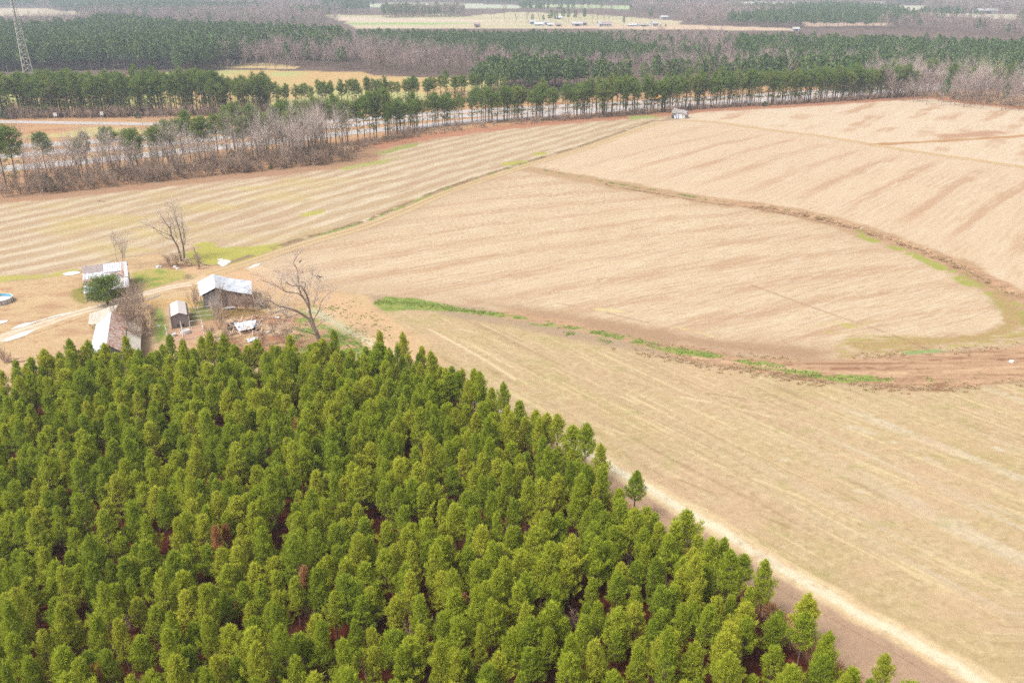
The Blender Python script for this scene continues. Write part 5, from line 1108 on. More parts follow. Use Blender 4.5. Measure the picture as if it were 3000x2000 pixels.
def pool():
    r = empty('pool', (*G(-3, 885), 0)); tag(r, 'round above-ground pool with blue liner at the left edge', 'pool'); n = 40; R0 = 2.55; h = .95
    w = MB(); li = MB(); rim = MB()
    for k in range(n):
        a, b_ = 6.2832 * k / n, 6.2832 * (k + 1) / n; c = lambda q, rr_, z: (rr_ * math.cos(q), rr_ * math.sin(q), z)
        w.prism([c(a, R0, 0), c(b_, R0, 0), c(b_, R0, h), c(a, R0, h)], .03); li.prism([c(b_, R0 - .06, .1), c(a, R0 - .06, .1), c(a, R0 - .06, h), c(b_, R0 - .06, h)], .02)
        rim.prism([c(a, R0 + .06, h + .03), c(b_, R0 + .06, h + .03), c(b_, R0 - .08, h + .03), c(a, R0 - .08, h + .03)], .03)
    w.build('side', M['steel'], r); li.build('liner', M['blue'], r); rim.build('rim', M['white'], r)
    cv = MB(); cv.prism([(2.4 * math.cos(6.2832 * k / n), 2.4 * math.sin(6.2832 * k / n), .42) for k in range(n)], .04); cv.build('floor_cover', M['white'], r)
    po = MB()
    for k in range(14): a = 6.2832 * k / 14; po.tube([((R0 + .05) * math.cos(a), (R0 + .05) * math.sin(a), 0), ((R0 + .05) * math.cos(a), (R0 + .05) * math.sin(a), h)], .04, 4)
    po.build('post', M['plank_brown'], r)
pool()

# collapsed shed: broken boards and tin sheets
def collapsed():
    c = G(728, 958); r = empty('collapsed_shed', (*c, 0)); tag(r, 'collapsed shed, a heap of broken boards under bent white tin', 'collapsed shed'); o = Vector((*c, 0)); rr = random.Random(5)
    P = lambda a, b_, z: Vector((*G(a, b_, z), z)) - o
    m = MB()
    for k in range(62):
        a = P(rr.uniform(672, 768), rr.uniform(938, 982), 0); a.z = rr.uniform(.05, .75); an = rr.choice((.35, 1.9, 1.95, .3, 1.0, 2.6)) + rr.gauss(0, .2)
        m.box(a, (rr.uniform(1.2, 3.4), rr.choice((.1, .16, .2)), .05), Matrix.Rotation(an, 3, 'Z') @ Matrix.Rotation(rr.gauss(0, .16), 3, 'Y'))
    m.build('broken_board', M['lumber'], r)
    d = MB()
    for k in range(26):
        a = P(rr.uniform(675, 765), rr.uniform(942, 980), 0); a.z = rr.uniform(.03, .4)
        d.box(a, (rr.uniform(1., 2.4), rr.uniform(.2, .4), .05), Matrix.Rotation(rr.uniform(0, 3.1), 3, 'Z') @ Matrix.Rotation(rr.gauss(0, .15), 3, 'Y'))
    d.build('dark_board', M['plank_brown'], r)
    s1 = MB(); s1.sheet(P(700, 970, .6), P(742, 962, .8), P(752, 936, 1.25), P(684, 946, 1.0), 14, .03, .02, .3, 6, .1); s1.build('roof_sheet', M['tin'], r)
    s2 = MB(); s2.sheet(P(732, 962, .5), P(762, 952, .35), P(768, 944, .7), P(738, 948, 1.0), 7, .03, .02, .1, 4, .1); s2.build('roof_sheet', M['tin_white'], r)
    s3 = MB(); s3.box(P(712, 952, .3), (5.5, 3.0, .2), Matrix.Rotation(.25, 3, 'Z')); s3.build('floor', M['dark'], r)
collapsed()
for k, (a, b_, sx, sy, rz, lab) in enumerate(((740, 997, 1.9, 1.5, .3, 'crumpled tin sheet lying below the collapsed shed'), (650, 993, 1.1, .8, .9, 'small bent tin scrap left of the collapsed shed'), (812, 932, 1.3, .35, -.6, 'long pale scrap right of the collapsed shed'), (624, 975, .5, .4, .2, 'white scrap beside the pen corner'), (611, 970, .35, .3, .5, 'tiny white scrap close to the pen fence'), (785, 975, .8, .5, .7, 'bent grey scrap at the right of the shed ruins'), (436, 897, .45, .35, .3, 'white scrap in the grass beside the brown brush'), (466, 957, .3, .5, 1.3, 'pale scrap at the edge of the brush by the pen'), (562, 817, .35, .3, 0, 'white scrap on the drive behind the barn'), (270, 876, .9, .4, .3, 'white debris under the wall of the ruined house'))):
    s = MB(); s.sheet((-sx / 2, -sy / 2, .05), (sx / 2, -sy / 2, .2), (sx / 2, sy / 2, .35), (-sx / 2, sy / 2, .12), 7, .03, .02, -.12, 4, .08); o = s.build('tin_scrap', M['tin_white'] if k % 2 else M['tin']); o.location = (*G(a, b_), .02); o.rotation_euler = (0, 0, rz); tag(o, lab, 'scrap', 'scraps of tin around the yard')

def rocky(name, a, b_, s, lab, cat, mt, seed=0):
    rr = random.Random(seed); m = MB()
    for k in range(4):
        n = 7; c = Vector((rr.uniform(-.5, .5) * s, rr.uniform(-.3, .3) * s, 0)); R_ = s * rr.uniform(.3, .55); ring = []
        for z, f in ((0, 1), (.35 * s, .85), (.55 * s, .4)):
            ring.append([c + Vector((math.cos(6.283 * i / n) * R_ * f * rr.uniform(.8, 1.2), math.sin(6.283 * i / n) * R_ * f * rr.uniform(.8, 1.2), z * rr.uniform(.7, 1.1))) for i in range(n)])
        vs = sum(ring, []); m.add(vs, [(j * n + i, j * n + (i + 1) % n, (j + 1) * n + (i + 1) % n, (j + 1) * n + i) for j in range(2) for i in range(n)] + [tuple(range(2 * n, 3 * n))])
    o = m.build(name, M[mt]); o.location = (*G(a, b_), 0); tag(o, lab, cat); return o
rocky('white_sack', 2966, 1061, .7, 'white sack lying on the red soil terrace at the right', 'sack', 'white', 1)
rocky('rubbish_bag', 511, 783, .7, 'white rubbish bag under the bare twin tree', 'rubbish', 'white', 2)
rocky('rubbish_bag', 521, 787, .55, 'smaller white rubbish bag to the right under the twin tree', 'rubbish', 'white', 3)
rocky('rubbish_heap', 467, 783, .8, 'flattened pale rubbish left of the bare twin tree', 'rubbish', 'tin_white', 4)
rocky('rubbish_heap', 205, 1062, 1.3, 'white rubbish heap behind the second front pine at left', 'rubbish', 'white', 8)
rocky('rubbish_bag', 112, 575, .45, 'white speck of rubbish at the foot of the tree belt', 'rubbish', 'white', 5) if False else None
for a, b_, s, sd, lab in ((452, 555, 1.0, 6, 'small white rubbish on the pale field edge below the belt'),): rocky('rubbish_bag', a, b_ - 22, .6, lab, 'rubbish', 'white', sd)
b = MB(); b.tube([(0, 0, 0), (0, 0, .8)], [.36, .30], 12); o = b.build('barrel', M['orange']); o.location = (*G(118, 1102), 0); tag(o, 'bright orange barrel at the edge of the front pines', 'barrel')
b = MB(); A, B = G3(108, 1088), G3(128, 1075); b.tube([Vector((0, 0, .1)), B - A + Vector((0, 0, .25))], .06, 5); o = b.build('pipe', M['white']); o.location = A; tag(o, 'white pipe lying above the orange barrel', 'pipe')
b = MB()
for k in range(7): b.box((random.uniform(-1.2, 1.2), random.uniform(-.6, .6), .1 + .07 * k), (random.uniform(1.5, 2.6), .2, .07), Matrix.Rotation(.25 + random.gauss(0, .2), 3, 'Z'))
o = b.build('board_pile', M['lumber']); o.location = (*G(46, 1057), 0); tag(o, 'small pile of boards in the yard at the left', 'board pile')
place(SH[1], 'bare_shrub', *G(18, 1062), 1, .75, 'round reddish-brown shrub beside the board pile at left', 'shrub', None, ('trunk', 'twigs'))

# leafless trees and brush around the buildings
for a, b_, v, s, lab in ((344, 768, 3, .55, 'thin sapling left behind the ruined house'), (362, 778, 1, .62, 'thin leafless tree behind the right end of the ruined house'), (372, 790, 3, .5, 'low thin leafless tree at the corner of the ruined house')):
    g = G(a, b_); bare_at(g[0], g[1], v, s, lab, 'thin trees behind the ruined house')
shr = [(372, 922, 0, .75), (395, 900, 2, .9), (400, 955, 0, 1.1), (420, 935, 2, .85), (372, 970, 2, .9), (408, 1000, 1, 1.1), (435, 955, 1, 1.0), (345, 908, 1, .55), (445, 925, 1, .7), (380, 1010, 1, .9), (390, 985, 0, .9), (350, 930, 0, .55), (362, 945, 0, .9)]
for k, (a, b_, v, s) in enumerate(shr):
    g = G(a, b_ + 14); place(SH[v], 'bare_shrub', g[0], g[1], k * 1.3, s * 1.2, 'tangled brown-grey shrub', 'shrub', 'brush between the rusty barn and the pen', ('trunk', 'twigs'))
for k, (a, b_, v, s, lab) in enumerate(((640, 915, 2, .95, 'spreading grey-green bush in front of the barn door'), (650, 930, 1, 1.0, 'brown bush right of the pen'), (672, 990, 1, .7, 'brown weeds at the left edge of the shed ruins'), (618, 985, 1, .75, 'brown bush at the pen corner'), (640, 960, 0, .8, 'tall brown weeds between the pen and the shed ruins'), (655, 1010, 1, .8, 'brush below the tin scrap'), (572, 905, 0, .8, 'vine-tangled bush at the left corner of the barn'), (566, 885, 2, .55, 'reddish twigs at the left wall of the barn'), (752, 905, 2, .8, 'bare bush at the right corner of the barn'), (700, 905, 0, .75, 'brown vines against the brown barn wall'), (725, 905, 0, .8, 'second mass of vines against the brown barn wall'), (800, 980, 1, .8, 'reddish brush right of the shed ruins'), (835, 1000, 1, .8, 'reddish brush left of the leaning tree'), (770, 1010, 1, .8, 'brown brush below the shed ruins'), (790, 905, 0, .6, 'faint grey brush between the barn and the leaning tree'), (845, 930, 0, .55, 'faint brush behind the leaning tree'), (500, 775, 1, .9, 'olive brush heap at the left foot of the twin tree'), (520, 772, 0, .7, 'brush round the foot of the twin tree'), (545, 775, 1, .6, 'low brush right of the twin tree'), (580, 785, 1, .85, 'vines at the foot of the dead snag'), (572, 765, 2, .45, 'vines climbing the dead snag'), (378, 880, 1, .6, 'grey brush at the end of the broken gate'))):
    g = G(a, b_ + 4); place(SH[v], 'bare_shrub', g[0], g[1], k * .9, s, lab, 'shrub', None, ('trunk', 'twigs'))

def drawn_tree(name, ox, oy, sx, base, limbs, label, seed, dens=1.0, mt='twig', tw=1.0):
    """limbs given as polylines in picture units around the base; each gets its own depth, so the crown is round"""
    rr = random.Random(seed); bx, by = G(*base); r = empty(name, (bx, by, 0)); tag(r, label, 'bare tree'); _, _, dep = project(bx, by, 0); ppm = FPX / dep; cosd = 0.93
    big = MB(); fin = MB()
    def P(q, dpt): X = (ox + q[0] / sx - base[0]) / ppm; Z = -(oy + q[1] / sx - base[1]) / (ppm * cosd); return Vector((X, dpt, max(Z, -.1)))
    def twig(p, d, L, rad_, lev):
        pts = [p]; dd = d.copy()
        for i in range(3): dd = (dd + Vector((rr.gauss(0, .2), rr.gauss(0, .2), rr.gauss(.06, .16)))).normalized(); pts.append(pts[-1] + dd * L / 3)
        fin.tube(pts, [rad_, rad_ * .7, rad_ * .5, rad_ * .3], 3)
        if lev > 0:
            for j in range(3 if lev > 1 else 4):
                q = pts[rr.randint(1, 3)]; twig(q, (dd + Vector((rr.gauss(0, .6), rr.gauss(0, .6), rr.gauss(.1, .5)))).normalized(), L * rr.uniform(.45, .75), rad_ * .65, lev - 1)
    for pts, r0, r1, z0, z1 in limbs:
        n = len(pts); q = [P(p, z0 + (z1 - z0) * i / (n - 1)) for i, p in enumerate(pts)]; sm = resample(np.array([list(v) for v in q]), .3); sm = [Vector(v) for v in sm]
        m = len(sm); rad_ = [max(.02, r0 + (r1 - r0) * i / (m - 1)) for i in range(m)]; big.tube(sm, rad_, 6)
        for i in range(m):
            f = i / m
            if rad_[i] < .17 and rr.random() < .55 * dens * (0.5 + f):
                d = (sm[min(i + 1, m - 1)] - sm[max(i - 1, 0)]).normalized(); s_ = d.orthogonal().normalized(); s_.rotate(Matrix.Rotation(rr.uniform(0, 6.28), 3, d)); twig(sm[i], (d * .6 + s_ + Vector((0, 0, .3))).normalized(), rr.uniform(1.0, 2.4) * tw, .028, 2)
        for j in range(4): d = (sm[-1] - sm[-2]).normalized(); twig(sm[-1], (d + Vector((rr.gauss(0, .4), rr.gauss(0, .4), rr.gauss(0, .3)))).normalized(), 1.6 * tw, .022, 2)
    big.build('trunk', M['treebark'], r); fin.build('twigs', M[mt], r); return r
T1 = [([(1655, 1180), (1610, 1010), (1560, 900), (1530, 840)], .42, .30, 0, .2),
      ([(1530, 850), (1440, 770), (1380, 720), (1280, 680), (1180, 640), (1120, 580), (1050, 565)], .24, .05, .2, -2.2),
      ([(1300, 690), (1140, 720), (1020, 775)], .10, .04, -1.2, -2.6), ([(1480, 800), (1330, 765), (1200, 790)], .09, .03, 0, 1.6), ([(1400, 790), (1300, 800), (1240, 850)], .07, .03, 0, -1.5),
      ([(1590, 940), (1555, 800), (1550, 720)], .26, .2, .1, .3),
      ([(1550, 730), (1500, 630), (1450, 580), (1400, 555), (1250, 545), (1130, 480), (990, 430), (930, 420)], .17, .04, .3, 2.4),
      ([(1240, 545), (1200, 470), (1190, 400)], .06, .03, 1.4, 2.4), ([(1120, 580), (1130, 500), (1100, 450)], .05, .02, -2, -3),
      ([(1550, 730), (1550, 600), (1510, 470), (1470, 420), (1380, 410), (1330, 360)], .18, .06, .3, -1.4), ([(1510, 480), (1545, 410), (1545, 370), (1480, 365)], .09, .04, -.6, -1.2),
      ([(1480, 590), (1440, 490), (1435, 350), (1430, 250), (1395, 180), (1440, 110)], .17, .05, .4, 1.2), ([(1430, 500), (1380, 430), (1330, 370), (1290, 350)], .08, .03, .8, 2.2),
      ([(1620, 1060), (1500, 990), (1380, 950), (1200, 950)], .10, .03, 0, -1.8), ([(1590, 860), (1660, 750), (1700, 650), (1800, 560)], .09, .03, .2, 1.5), ([(1600, 700), (1640, 560), (1680, 440)], .06, .02, .3, 2.2), ([(1600, 960), (1700, 880), (1800, 820)], .07, .02, 0, -1.2), ([(1530, 600), (1580, 450), (1600, 330)], .05, .02, 0, 1.5)]
drawn_tree('bare_tree', 560, 740, 4.3556, (940, 1010), T1, 'large leaning leafless tree with twisted limbs at the end of the front pine row', 3, 2.6)
T2 = [([(720, 1290), (690, 1000), (640, 850), (590, 720), (600, 600), (520, 450), (470, 330), (430, 230)], .26, .04, 0, -.8), ([(640, 860), (570, 820), (450, 800), (330, 740), (200, 640), (140, 560)], .10, .03, -.2, 1.4), ([(590, 720), (540, 680), (400, 610), (300, 530), (180, 450)], .09, .03, -.4, -2.2), ([(560, 760), (545, 640), (540, 560), (440, 500)], .07, .02, 0, 1),
      ([(600, 610), (600, 500), (570, 380), (540, 300)], .07, .03, -.5, .8), ([(780, 1230), (800, 950), (780, 820), (760, 600), (720, 380), (700, 200), (690, 100)], .24, .04, .2, .6), ([(790, 880), (830, 750), (820, 550), (820, 250)], .09, .03, .3, 1.6), ([(805, 970), (880, 850), (900, 730), (940, 600), (900, 470)], .10, .03, .2, -1.6), ([(665, 870), (710, 790), (700, 600), (700, 420)], .07, .03, 0, -1.0), ([(720, 380), (690, 260), (640, 150)], .05, .02, .5, 1), ([(760, 560), (740, 440), (770, 300), (780, 150)], .05, .02, .5, -.6)]
drawn_tree('bare_tree', 440, 600, 7.84, (534, 764), T2, 'leafless tree with two stems standing in a brush heap by the drive', 9, 2.6, tw=.85)
def pole(name, a, b_, z, tip, ztip, r0, r1, lab, mt, cat):
    A = Vector((*G(a, b_, z), z)); B = Vector((*G(tip[0], tip[1], ztip), ztip)); m = MB(); m.tube([Vector((0, 0, 0)), (B - A) * .5 + Vector((.05, 0, 0)), B - A], [r0, (r0 + r1) / 2, r1], 7); o = m.build(name, M[mt]); o.location = A; tag(o, lab, cat)
pole('dead_snag', 584, 783, 0, (567, 725), 4.2, .20, .12, 'dark broken snag leaning beside the twin tree', 'treebark', 'dead trunk')
pole('fallen_pole', 455, 782, .1, (546, 744), 1.2, .07, .05, 'long pale fallen pole resting across the brush heap', 'lumber', 'pole')
pole('fallen_branch', 562, 772, .15, (493, 742), 1.4, .12, .05, 'dark fallen branch in the brush heap of the twin tree', 'treebark', 'branch')
pole('fallen_branch', 590, 772, .1, (617, 778), .2, .12, .05, 'dark fallen branch right of the dead snag', 'treebark', 'branch')
pole('fallen_branch', 528, 771, .1, (516, 760), .6, .05, .04, 'short pale branch lying at the foot of the twin tree', 'lumber', 'branch')
pole('fallen_branch', 285, 588, .1, (305, 590), .3, .12, .05, 'dark branch lying alone on the striped left field', 'treebark', 'branch')

# birds
def bird(x, y, z, rz, lab, fly=False):
    r = MB(); n = 8; prof = [(-.32, .01, 0), (-.22, .05, 0), (-.05, .11, 0), (.12, .09, .03), (.2, .055, .07), (.27, .05, .08), (.34, .01, .07)]
    r.tube([(a, 0, c) for a, b_, c in prof], [b_ for a, b_, c in prof], 8)
    if fly:
        for s_ in (-1, 1): r.prism([(.1, s_ * .06, .05), (.05, s_ * .45, .16), (-.02, s_ * .8, .12), (-.14, s_ * .45, .12), (-.14, s_ * .06, .04)], .015)
    else:
        for s_ in (-1, 1): r.prism([(.1, s_ * .08, .06), (-.1, s_ * .11, .02), (-.32, s_ * .05, -.06), (-.05, s_ * .1, -.06)], .02)
    o = r.build('bird', M['black']); o.location = (x, y, z); o.rotation_euler = (0, -.5 if not fly else 0, rz); tag(o, lab, 'bird')
for a, b_, z, rz, fly, lab in ((898, 779, 0, .5, False, 'black bird perched at the very top of the leaning tree'), (901, 808, 0, 2, False, 'black bird perched below the top of the leaning tree'), (951, 822, 0, 1, True, 'black bird flying right of the leaning tree')):
    dep_ = project(-33.7, 141.4, 0)[2]; ppm = FPX / dep_; Z = (1010 - b_) / (ppm * .93); X = -33.7 + (a - 940) / ppm; bird(X, 142.6, Z, rz, lab, fly)

# collapsed shack at the far edge
def shack():
    c = G(1990, 346); r = empty('collapsed_shack', (*c, 0)); tag(r, 'half-collapsed grey shack with white tin scraps at the far field edge', 'shack'); F = frame(0, 0, -6)
    w = MB(); wall(w, F, -3.6, -1.2, 3.0, -1.6, 0, 3.0, 2.4); wall(w, F, 3.0, -1.6, 4.1, 2.0, 0, 2.4, 3.4); wall(w, F, -3.3, 2.5, -3.6, -1.2, 0, 3.2, 3.0, peak=[(.5, 4.4)]); w.build('wall', M['plank'], r)
    a = MB(); a.sheet(F(-3.9, -1.7, 2.6), F(3.4, -2.1, 1.7), F(3.4, .6, 3.2), F(-2.6, .4, 4.4), 12, .03, .03, .5, 5, .12); a.build('roof', M['plank'], r)
    b_ = MB(); b_.sheet(F(3.7, 3.0, 2.4), F(-2.4, 3.0, 2.7), F(-2.6, .4, 4.5), F(3.4, .6, 3.25), 10, .03, .03, .6, 5, .12); b_.build('roof', M['deck'], r)
    q = MB(); q.sheet(F(-2.4, .6, 4.2), F(-.4, .8, 3.6), F(-.3, 2.0, 3.6), F(-2.3, 1.8, 4.3), 6, .03, .03, .1, 3, .05); q.build('rusty_sheet', M['rust'], r)
    for x0, x1, z1 in ((-.6, .9, 2.0), (1.2, 2.1, 1.9), (-1.6, -1.0, 2.2), (-2.7, -2.0, 1.5)):
        t = MB(); t.sheet(F(x0 + .3, -2.5, .1), F(x1 + .4, -2.6, .1), F(x1, -1.75, z1), F(x0, -1.65, z1), 5, .03, .02, 0, 3, .04); t.build('leaning_sheet', M['tin' if x0 < 0 else 'slab'], r)
    d = MB(); d.box(F(-2.9, -1.55, .8), (1.1, .1, 1.2)); d.build('painted_opening', M['dark'], r)  # solid dark box, the inside shade is put into its colour
    p = MB(); p.tube([F(3.2, -1.4, 0), F(4.9, -1.2, 3.3)], .1, 4); p.build('post', M['plank_brown'], r)
shack()

# lattice tower
def tower():
    bx, by = G(88, 262); r = empty('lattice_tower', (bx, by, 0), .5); tag(r, 'tall grey steel lattice tower rising out of the frame at the left', 'tower'); Ht = 74.0
    wz = lambda z: 3.9 - 3.3 * min(1, z / 64.0) ** .85; P = lambda k, z: Vector((math.cos(2.094 * k) * wz(z), math.sin(2.094 * k) * wz(z), z)); levels = []; z = 0
    while z < Ht: levels.append(z); z += max(1.6, wz(z) * 1.25)
    levels.append(Ht)
    for k in range(3): m = MB(); m.tube([P(k, q) for q in levels], [.2 - .1 * q / Ht for q in levels], 6); m.build('leg', M['steel'], r)
    br = MB()
    for i in range(len(levels) - 1):
        a, b_ = levels[i], levels[i + 1]; t = .085 - .03 * a / Ht
        for k in range(3):
            q = (k + 1) % 3; br.tube([P(k, a), P(q, b_)], t, 4); br.tube([P(q, a), P(k, b_)], t, 4); br.tube([P(k, b_), P(q, b_)], t, 4)
    br.build('bracing', M['steel'], r)
    c = MB(); c.tube([Vector((wz(q) * .15, -wz(q) * .30, q)) for q in levels], .24, 5); c.build('cable_ladder', M['black'], r)
    d = MB(); d.box(P(0, 27) + Vector((.7, 0, 0)), (.5, .5, .9)); d.build('antenna', M['white'], r)
tower()
b = MB(); b.tube([(0, 0, 0), (0, 0, 62)], .35, 4); o = b.build('radio_mast', M['steel']); o.location = (*G(2064, 38), 0); tag(o, 'thin radio mast far away above the mauve woods', 'mast')

# signs on the ramp verge and a digger on the highway
for a, b_, lab in ((164, 350, 'small green-grey road sign on the ramp verge at left'), (300, 347, 'small grey road sign on the ramp verge, right one')):
    r = empty('road_sign', (*G(a, b_), 0)); tag(r, lab, 'road sign'); m = MB(); m.box((0, 0, 2.2), (1.6, .06, 1.5)); m.build('panel', M['steel'], r); m = MB(); m.box((-.5, .06, 1.1), (.1, .06, 2.2)); m.box((.5, .06, 1.1), (.1, .06, 2.2)); m.build('post', M['steel'], r)
def digger(a, b_, rz, lab):
    r = empty('excavator', (*G(a, b_), .05), rz); tag(r, lab, 'excavator', 'yellow road-building machines'); m = MB(); m.box((0, 0, 1.7), (3.6, 2.6, 1.3)); m.box((-1.3, 0, 2.6), (1.2, 2.2, .6)); m.build('body', M['yellow'], r)
    m = MB(); m.box((1.0, .7, 2.9), (1.5, 1.1, 1.4)); c = m.build('cab', M['yellow'], r); m = MB(); m.box((1.0, .7, 3.0), (1.54, 1.14, .9)); m.build('window', M['glass'], c)
    for s_ in (-1, 1): m = MB(); m.box((0, s_ * 1.2, .5), (4.2, .6, .9)); m.tube([(-2.1, s_ * 1.5, .5), (-2.1, s_ * .9, .5)], .45, 8); m.tube([(2.1, s_ * 1.5, .5), (2.1, s_ * .9, .5)], .45, 8); m.build('track', M['black'], r)
    m = MB(); m.tube([(1.6, -.4, 2.0), (3.6, -.4, 5.0), (5.4, -.4, 4.2)], [.35, .3, .25], 5); m.build('boom', M['yellow'], r); m = MB(); m.tube([(5.4, -.4, 4.2), (5.9, -.4, 1.6)], .22, 5); m.box((5.7, -.4, 1.1), (1.0, 1.2, 1.0)); m.build('bucket_arm', M['yellow'], r)
digger(1918, 296, .4, 'yellow excavator half hidden behind the highway pines, left one'); digger(1935, 290, 2.4, 'yellow excavator half hidden behind the highway pines, right one')

# far farmhouses
def gable_house(a, b_, w, d, h, rz, lab, wallm='house', roofm='tin', grp=None, win=True, hip=1.0):
    r = empty('farmhouse' if win else 'farm_building', (*G(a, b_), 0), rz); tag(r, lab, 'house' if win else 'outbuilding', grp); F = frame(0, 0, 0); m = MB(); rh = h + w * .28
    for y0, s_ in ((-d / 2, 1), (d / 2, -1)): wall(m, F, -w / 2 * s_, y0, w / 2 * s_, y0, 0, h, h, .15)
    for x0, s_ in ((w / 2, 1), (-w / 2, -1)): wall(m, F, x0, -d / 2 * s_, x0, d / 2 * s_, 0, h, h, .15, peak=[(.5, h + d * .32)])
    m.build('wall', M[wallm], r); m = MB(); k = h + d * .32 + .1; e = .5
    m.prism([(-w / 2 - e, -d / 2 - e, h - .2), (w / 2 + e, -d / 2 - e, h - .2), (w / 2 + e, 0, k), (-w / 2 - e, 0, k)], .12); m.prism([(w / 2 + e, d / 2 + e, h - .2), (-w / 2 - e, d / 2 + e, h - .2), (-w / 2 - e, 0, k), (w / 2 + e, 0, k)], .12); m.build('roof', M[roofm], r)
    if win:
        for x in np.linspace(-w / 2 + 1.3, w / 2 - 1.3, 4): m = MB(); m.box((x, -d / 2 - .03, h * .55), (1.0, .08, 1.3)); m.build('window', M['glass'], r)
        m = MB(); m.box((0, -d / 2 - .05, 1.1), (1.0, .08, 2.1)); m.build('door', M['plank_brown'], r)
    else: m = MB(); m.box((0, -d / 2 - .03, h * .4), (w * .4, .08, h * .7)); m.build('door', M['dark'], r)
for q in ((1558, 71, 9, 8, 4.5, .3, 'white two-storey farmhouse at the left end of the far farm', 'house', 'house', True), (1578, 75, 14, 9, 2.8, .1, 'long low pale blue-grey farmhouse in the far farm', 'tin', 'tin', True), (1598, 73, 7, 7, 4.5, .5, 'small white gabled house right of the long one in the far farm', 'house', 'house', True),
          (1612, 76, 10, 6, 2.6, 0, 'low grey outbuilding beside the far farmhouses', 'house', 'tin', False), (1636, 77, 8, 6, 3, .2, 'brown outbuilding in the far farm', 'plank_brown', 'redroof', False), (1690, 76, 17, 9, 4, .1, 'white barn with pale roof in the middle of the far farm row', 'house', 'house', False), (1712, 74, 7, 7, 4.5, .2, 'brown barn right of the white barn in the far farm', 'plank_brown', 'plank', False),
          (1760, 77, 11, 9, 4.5, .5, 'white steep-roofed farmhouse in the far row', 'house', 'house', True), (1775, 77, 16, 10, 3.8, 0, 'dark-roofed white farmhouse in the far row', 'house', 'redroof', True), (1852, 77, 14, 5, 2.5, 0, 'long low trailer house in the far row', 'house', 'tin', True), (1885, 77, 18, 6, 2.6, .05, 'pale low shed right of the trailer in the far row', 'tin', 'plank', False), (1917, 77, 9, 8, 5.0, .3, 'white tall house at the right end of the far farm row', 'house', 'house', True),
          (1638, 56, 12, 8, 3.2, 0, 'white building among the pines behind the far farm', 'house', 'tin', False), (1398, 80, 9, 7, 5, 0, 'small brown barn alone in the far pale field', 'plank_brown', 'redroof', False), (1945, 56, 14, 8, 4, .2, 'white-roofed house in the mauve woods far right', 'house', 'house', True), (2330, 91, 10, 7, 3.5, .1, 'tiny white building at the right end of the far pale strip', 'house', 'house', False),
          (8, 14, 40, 16, 5, .1, 'long white building at the top left corner', 'house', 'house', False), (30, 13, 26, 14, 6, .3, 'second white building near the top left corner', 'house', 'tin', False), (2575, 18, 36, 18, 6, .1, 'white farm building far away at the upper right', 'house', 'house', False), (2885, 38, 50, 14, 5, .05, 'long white building on the far field at the upper right', 'house', 'house', False)):
    a, b_, w, d, h, rz, lab, wm_, rm_, wi = q; w, d, h = w * .8, d * .8, h * .8; gable_house(a, b_ + 1, w, d, h, rz, lab, wm_, rm_, 'buildings of the far farms', wi)

# ------------------------------------------------------------------ haze
hm, hn, hl = nodes('haze'); hn.remove(hn['Principled BSDF']); hv = hn.new('ShaderNodeVolumePrincipled'); hv.inputs['Color'].default_value = (0.78, 0.88, 1.0, 1); hv.inputs['Density'].default_value = 0.00024; hv.inputs['Anisotropy'].default_value = 0.2
hl.new(hv.outputs[0], hn['Material Output'].inputs['Volume'])
b = MB(); b.box((0, 1900, 39.5), (9000, 4600, 81.0)); o = b.build('haze', hm); tag(o, 'thin pale haze over the fields and woods', 'haze', kind='stuff')

# ------------------------------------------------------------------ labels that single out the repeats
ORD = ['nearest', 'second', 'third', 'fourth', 'fifth', 'sixth', 'seventh', 'eighth', 'ninth', 'tenth'] + ['%dth' % i for i in range(11, 21)] + ['21st', '22nd', '23rd'] + ['%dth' % i for i in range(24, 31)] + ['31st', '32nd', '33rd'] + ['%dth' % i for i in range(34, 60)]
def name_near(sel, marks, noun, four=False, z=5.0):
    rs_ = [o for o in C.objects if o.parent is None and sel(o)]; buckets = {}
    for o in rs_:
        qx, qy, _ = project(o.location.x, o.location.y, z * o.scale.x); qx, qy = float(qx), float(qy)
        mk = min(marks, key=lambda m: (m[0] - qx) ** 2 + (m[1] - qy) ** 2); dx, dy = qx - mk[0], qy - mk[1]
        if four: w = 'left' if dx < 0 else 'right'
        else:
            a = math.degrees(math.atan2(-dy, dx)) % 360; w = ('right', 'upper right', 'top', 'upper left', 'left', 'lower left', 'bottom', 'lower right')[int((a + 22.5) // 45) % 8]
        buckets.setdefault((mk, w), []).append(((dx * dx + dy * dy), o))
    for (mk, w), L_ in buckets.items():
        for i, (_, o) in enumerate(sorted(L_, key=lambda e: e[0])):
            side = {'top': 'directly above', 'bottom': 'directly below'}.get(w, 'to the %s of' % w); o['label'] = '%s, %s %s %s' % (noun, ORD[i], side, mk[2])
pmarks = [(638, 1590, 'the orange dying pine'), (868, 1240, 'the small orange dead top'), (1360, 1740, 'the pink-orange dead pine'), (60, 1710, 'the rust-coloured dead pine'), (893, 1690, 'the pale brown dying pine'), (275, 1960, 'the brownish bottom pine'), (158, 1070, 'the dark cone-shaped pine'), (940, 1040, 'the leaning bare tree'), (1185, 1040, 'the corner pine'), (1405, 1150, 'the tallest edge pine'), (1480, 1200, 'the round-topped edge pine'), (728, 1010, 'the collapsed shed'), (313, 1030, 'the rusty barn gable')]
name_near(lambda o: str(o.get('group', '')).startswith('plantation pines'), pmarks, 'yellow-green young pine')
name_near(lambda o: str(o.get('group', '')).startswith('young pines along the front row'), pmarks, 'front-row dark young pine')
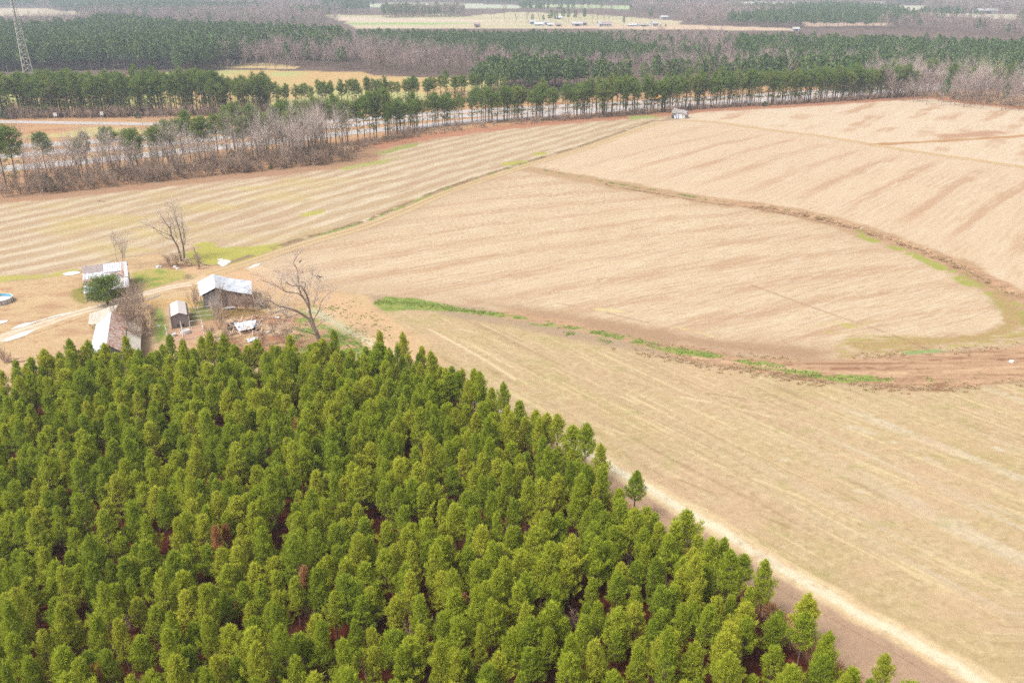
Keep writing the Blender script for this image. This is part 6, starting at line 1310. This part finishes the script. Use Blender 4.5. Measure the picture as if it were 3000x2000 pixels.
name_near(lambda o: str(o.get('group', '')).startswith('young pines along the'), [m for m in pmarks if m[0] > 700] + [(1800, 1365, 'the bend in the sandy track'), (2280, 1660, 'the gap by the grey strip'), (2560, 1940, 'the last pine at the bottom')], 'young pine beside the sandy track') if False else None
name_near(lambda o: 'stretch of the track' in str(o.get('group', '')), [(1405, 1150, 'the tallest edge pine'), (1185, 1040, 'the corner pine'), (1750, 1400, 'the sandy track bend'), (2560, 1940, 'the bottom corner')], 'edge pine by the sandy track', True)
hm_ = [(1060, 300, 'the grey clump'), (1412, 260, 'the pine with the bush foot') if False else (1447, 270, 'the bend of the field edge'), (1990, 230, 'the collapsed shack'), (2349, 215, 'the small bare tree'), (2700, 200, 'the far field corner')]
name_near(lambda o: str(o.get('group', '')).startswith('tall pines of the highway row'), hm_, 'tall highway-row pine', True, 10)
name_near(lambda o: o.get('group') == 'slender pines before the ochre field', [(768, 280, 'the dense stand'), (1100, 260, 'the ochre field centre'), (1450, 240, 'the pine wood')], 'slender pine before the ochre field', True, 10)
name_near(lambda o: o.get('group') == 'front pines of the stand beyond the ramp road', [(0, 280, 'the left picture edge'), (164, 340, 'the left road sign'), (300, 340, 'the right road sign'), (740, 331, 'the dark evergreen')], 'tall front pine of the stand', True, 10)
name_near(lambda o: str(o.get('group', '')).startswith('leafless trees, ') , [(143, 550, 'the round dark evergreen'), (409, 450, 'the tall single belt pine'), (680, 450, 'the vine-covered evergreen'), (793, 490, 'the tiny edge bush'), (1045, 440, 'the belt end')], 'grey leafless belt tree', False, 5)
name_near(lambda o: str(o.get('group', '')).startswith('leafless trees at') or str(o.get('group', '')).startswith('leafless trees above') or o.get('group') == 'pines in the right-hand wood', [(2500, 250, 'the highway end'), (2700, 270, 'the far field corner'), (2850, 270, 'the sloping field edge'), (2990, 280, 'the right picture edge')], 'grey-pink leafless tree', False, 5)
for o in C.objects:
    if o.parent is None and o.get('group') == 'pines in the right-hand wood': o['label'] = o['label'].replace('grey-pink leafless tree', 'pine among bare trees')
name_near(lambda o: o.get('group') == 'small leafless trees of the highway row', hm_, 'small pale leafless tree', True, 5)
name_near(lambda o: o.get('group') == 'brush between the rusty barn and the pen', [(388, 925, 'the grey lean-to roof'), (440, 950, 'the pen fence'), (420, 870, 'the dark gatepost')], 'tangled brown-grey shrub', False, 1)
name_near(lambda o: o.get('group') in ('bare trees around the far farm', 'dark pines around the far farm'), [(1578, 65, 'the long low far farmhouse'), (1690, 66, 'the white far barn'), (1775, 67, 'the dark-roofed far farmhouse'), (1917, 67, 'the tall white end house'), (2230, 50, 'the right-hand mauve woods')], 'far farm tree', False, 6)
for o in C.objects:
    if o.parent is None and o.get('group') in ('bare trees around the far farm', 'dark pines around the far farm'): o['label'] = o['label'].replace('far farm tree', 'bare far tree' if 'bare' in o['group'] else 'dark far pine')
